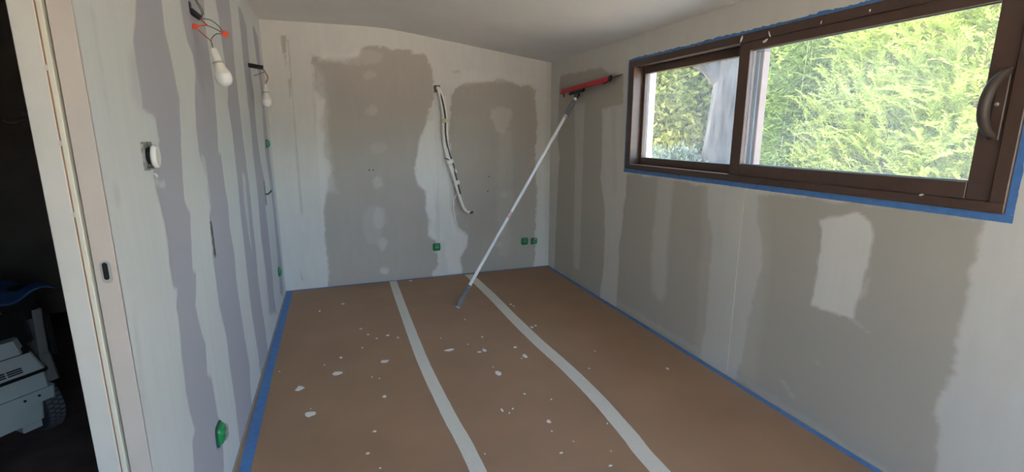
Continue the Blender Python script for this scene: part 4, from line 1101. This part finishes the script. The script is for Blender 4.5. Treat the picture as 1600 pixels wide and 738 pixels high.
clump_tree('broadleaf_tree', 'tall dark green tree standing behind the bamboo', 'tree', at_bearing(53.0, 13.0), 1.5, (2.0, 2.0, 1.9, 2.4), 24000, (.16, .04, .2), M_L_DARK, 3, G_BACK)
clump_tree('broadleaf_tree', 'dark green tree standing behind the bright conifers', 'tree', at_bearing(62.5, 12.0), 1.5, (2.2, 2.2, 2.8, 3.1), 24000, (.16, .04, .2), M_L_DARK, 4, G_BACK)
clump_tree('broadleaf_tree', 'distant dark tree at the edge of the garden behind the forked trunk', 'tree', at_bearing(41.0, 16.0), 1.5, (2.6, 2.6, 3.2, 3.4), 22000, (.22, .06, .2), M_L_DARK, 5, G_BACK)
clump_tree('broadleaf_tree', 'small low-crowned green tree between the bamboo and the forked trunk', 'tree', at_bearing(48.8, 11.5), .8, (1.1, 1.1, 1.6, 1.8), 20000, (.13, .035, .3), M_L_BROAD, 6, G_BACK)
clump_tree('silver_shrub', 'pale silvery shrub low beside the forked trunk', 'shrub', at_bearing(37.6, 6.6), .3, (.55, .55, .75, .85), 9000, (.07, .016, 0), M_L_SIL, 7, trunk_r=.03)

# bamboo clump
rs = np.random.RandomState(30)
bl = at_bearing(51.5, 8.4)
bam = tag(empty('bamboo_clump', bl), 'clump of slender bamboo canes with drooping leaves outside the window', 'bamboo')
P_, D_ = [], []
for k in range(34):
    bx, by = rs.normal(0, .42), rs.normal(0, .42)
    lean = rs.normal(0, .11, 2)
    h = rs.uniform(2.5, 3.9)
    path = [(bx, by, 0), (bx + lean[0] * .4, by + lean[1] * .4, h * .5), (bx + lean[0] * 1.8, by + lean[1] * 1.8, h)]
    sp = smooth_path(path, 5)
    MB().tube(sp, [.013 * (1 - .7 * i / (len(sp) - 1)) for i in range(len(sp))], 6).build('cane', M_CANE, bam, smooth=True)
    m_ = 620
    t = rs.uniform(.15, 1, m_)
    arr = np.array([tuple(p) for p in sp])
    f = t * (len(sp) - 1)
    i0 = np.minimum(f.astype(int), len(sp) - 2)
    q = arr[i0] * (1 - (f - i0))[:, None] + arr[i0 + 1] * (f - i0)[:, None]
    dr = rs.normal(0, 1, (m_, 3)); dr[:, 2] = np.abs(dr[:, 2]) * .3
    dr /= np.linalg.norm(dr, axis=1)[:, None]
    P_.append(q + dr * rs.uniform(.03, .38, m_)[:, None])
    D_.append(dr)
leaf_cloud('foliage', np.concatenate(P_), np.concatenate(D_), .15, .013, M_L_BAM, bam, rs, .5)

# bright feathery conifers
def conifer(label, loc, h, R, n_spray, seed, m_):
    rs = np.random.RandomState(seed)
    e = tag(empty('feathery_conifer', loc), label, 'conifer', 'bright conifers close outside the window')
    MB().tube([(0, 0, 0), (.03, 0, h * .5), (0, .02, h)], [.08, .05, .01], 8).build('trunk', M_STEM, e, smooth=True)
    P_, D_, T_ = [], [], []
    tw = MB()
    for k in range(n_spray):
        z = h * rs.uniform(.04, 1) ** .9
        a = rs.uniform(0, 2 * PI)
        r = R * (1 - (z / h) ** 2.2) * rs.uniform(.35, 1.15) + .05
        out = np.array([math.cos(a), math.sin(a), 0.0])
        L = rs.uniform(.28, .55)
        d0 = out * .8 + np.array([0, 0, rs.uniform(.2, 1.7)]) + rs.normal(0, .35, 3)
        d0 /= np.linalg.norm(d0)
        st = out * max(.02, r - .25) + np.array([0, 0, z])
        side = np.cross(d0, np.array([0, 0, 1])); side /= np.linalg.norm(side) + 1e-9
        m2 = 20
        s = np.linspace(.1, 1, m2)
        q = st + d0 * (s * L)[:, None] + np.array([0, 0, -.18]) * (s ** 2)[:, None] * L
        for sg in (-1, 1):
            P_.append(q)
            D_.append(np.tile(d0 * .8 + sg * side * .75, (m2, 1)) * 2.2)
            T_.append(np.clip(rs.uniform(.1, .7) + .35 * s, 0, 1))
        if k % 12 == 0:
            tw.tube([Vector(st * .3 + np.array([0, 0, z * .65])), Vector(st), Vector(q[-1])], [.010, .006, .002], 4)
    tw.build('twigs', mat('straw_twig', (0.34, 0.28, 0.12), 0.8), e)
    leaf_cloud('foliage', np.concatenate(P_), np.concatenate(D_), .052, .0075, m_, e, rs, .1, np.concatenate(T_))
    return e
conifer('feathery yellow-green conifer outside beside the curved window handle', at_bearing(62.5, 6.8), 4.6, 1.15, 2600, 41, M_L_CON)
conifer('feathery yellow-green conifer outside, second along from the curved window handle', at_bearing(56.3, 7.6), 4.2, 1.05, 2200, 42, M_L_CON)
conifer('feathery yellow-green conifer outside, past the handle end of the window', at_bearing(71.5, 6.4), 4.0, 1.1, 1500, 44, M_L_CON)
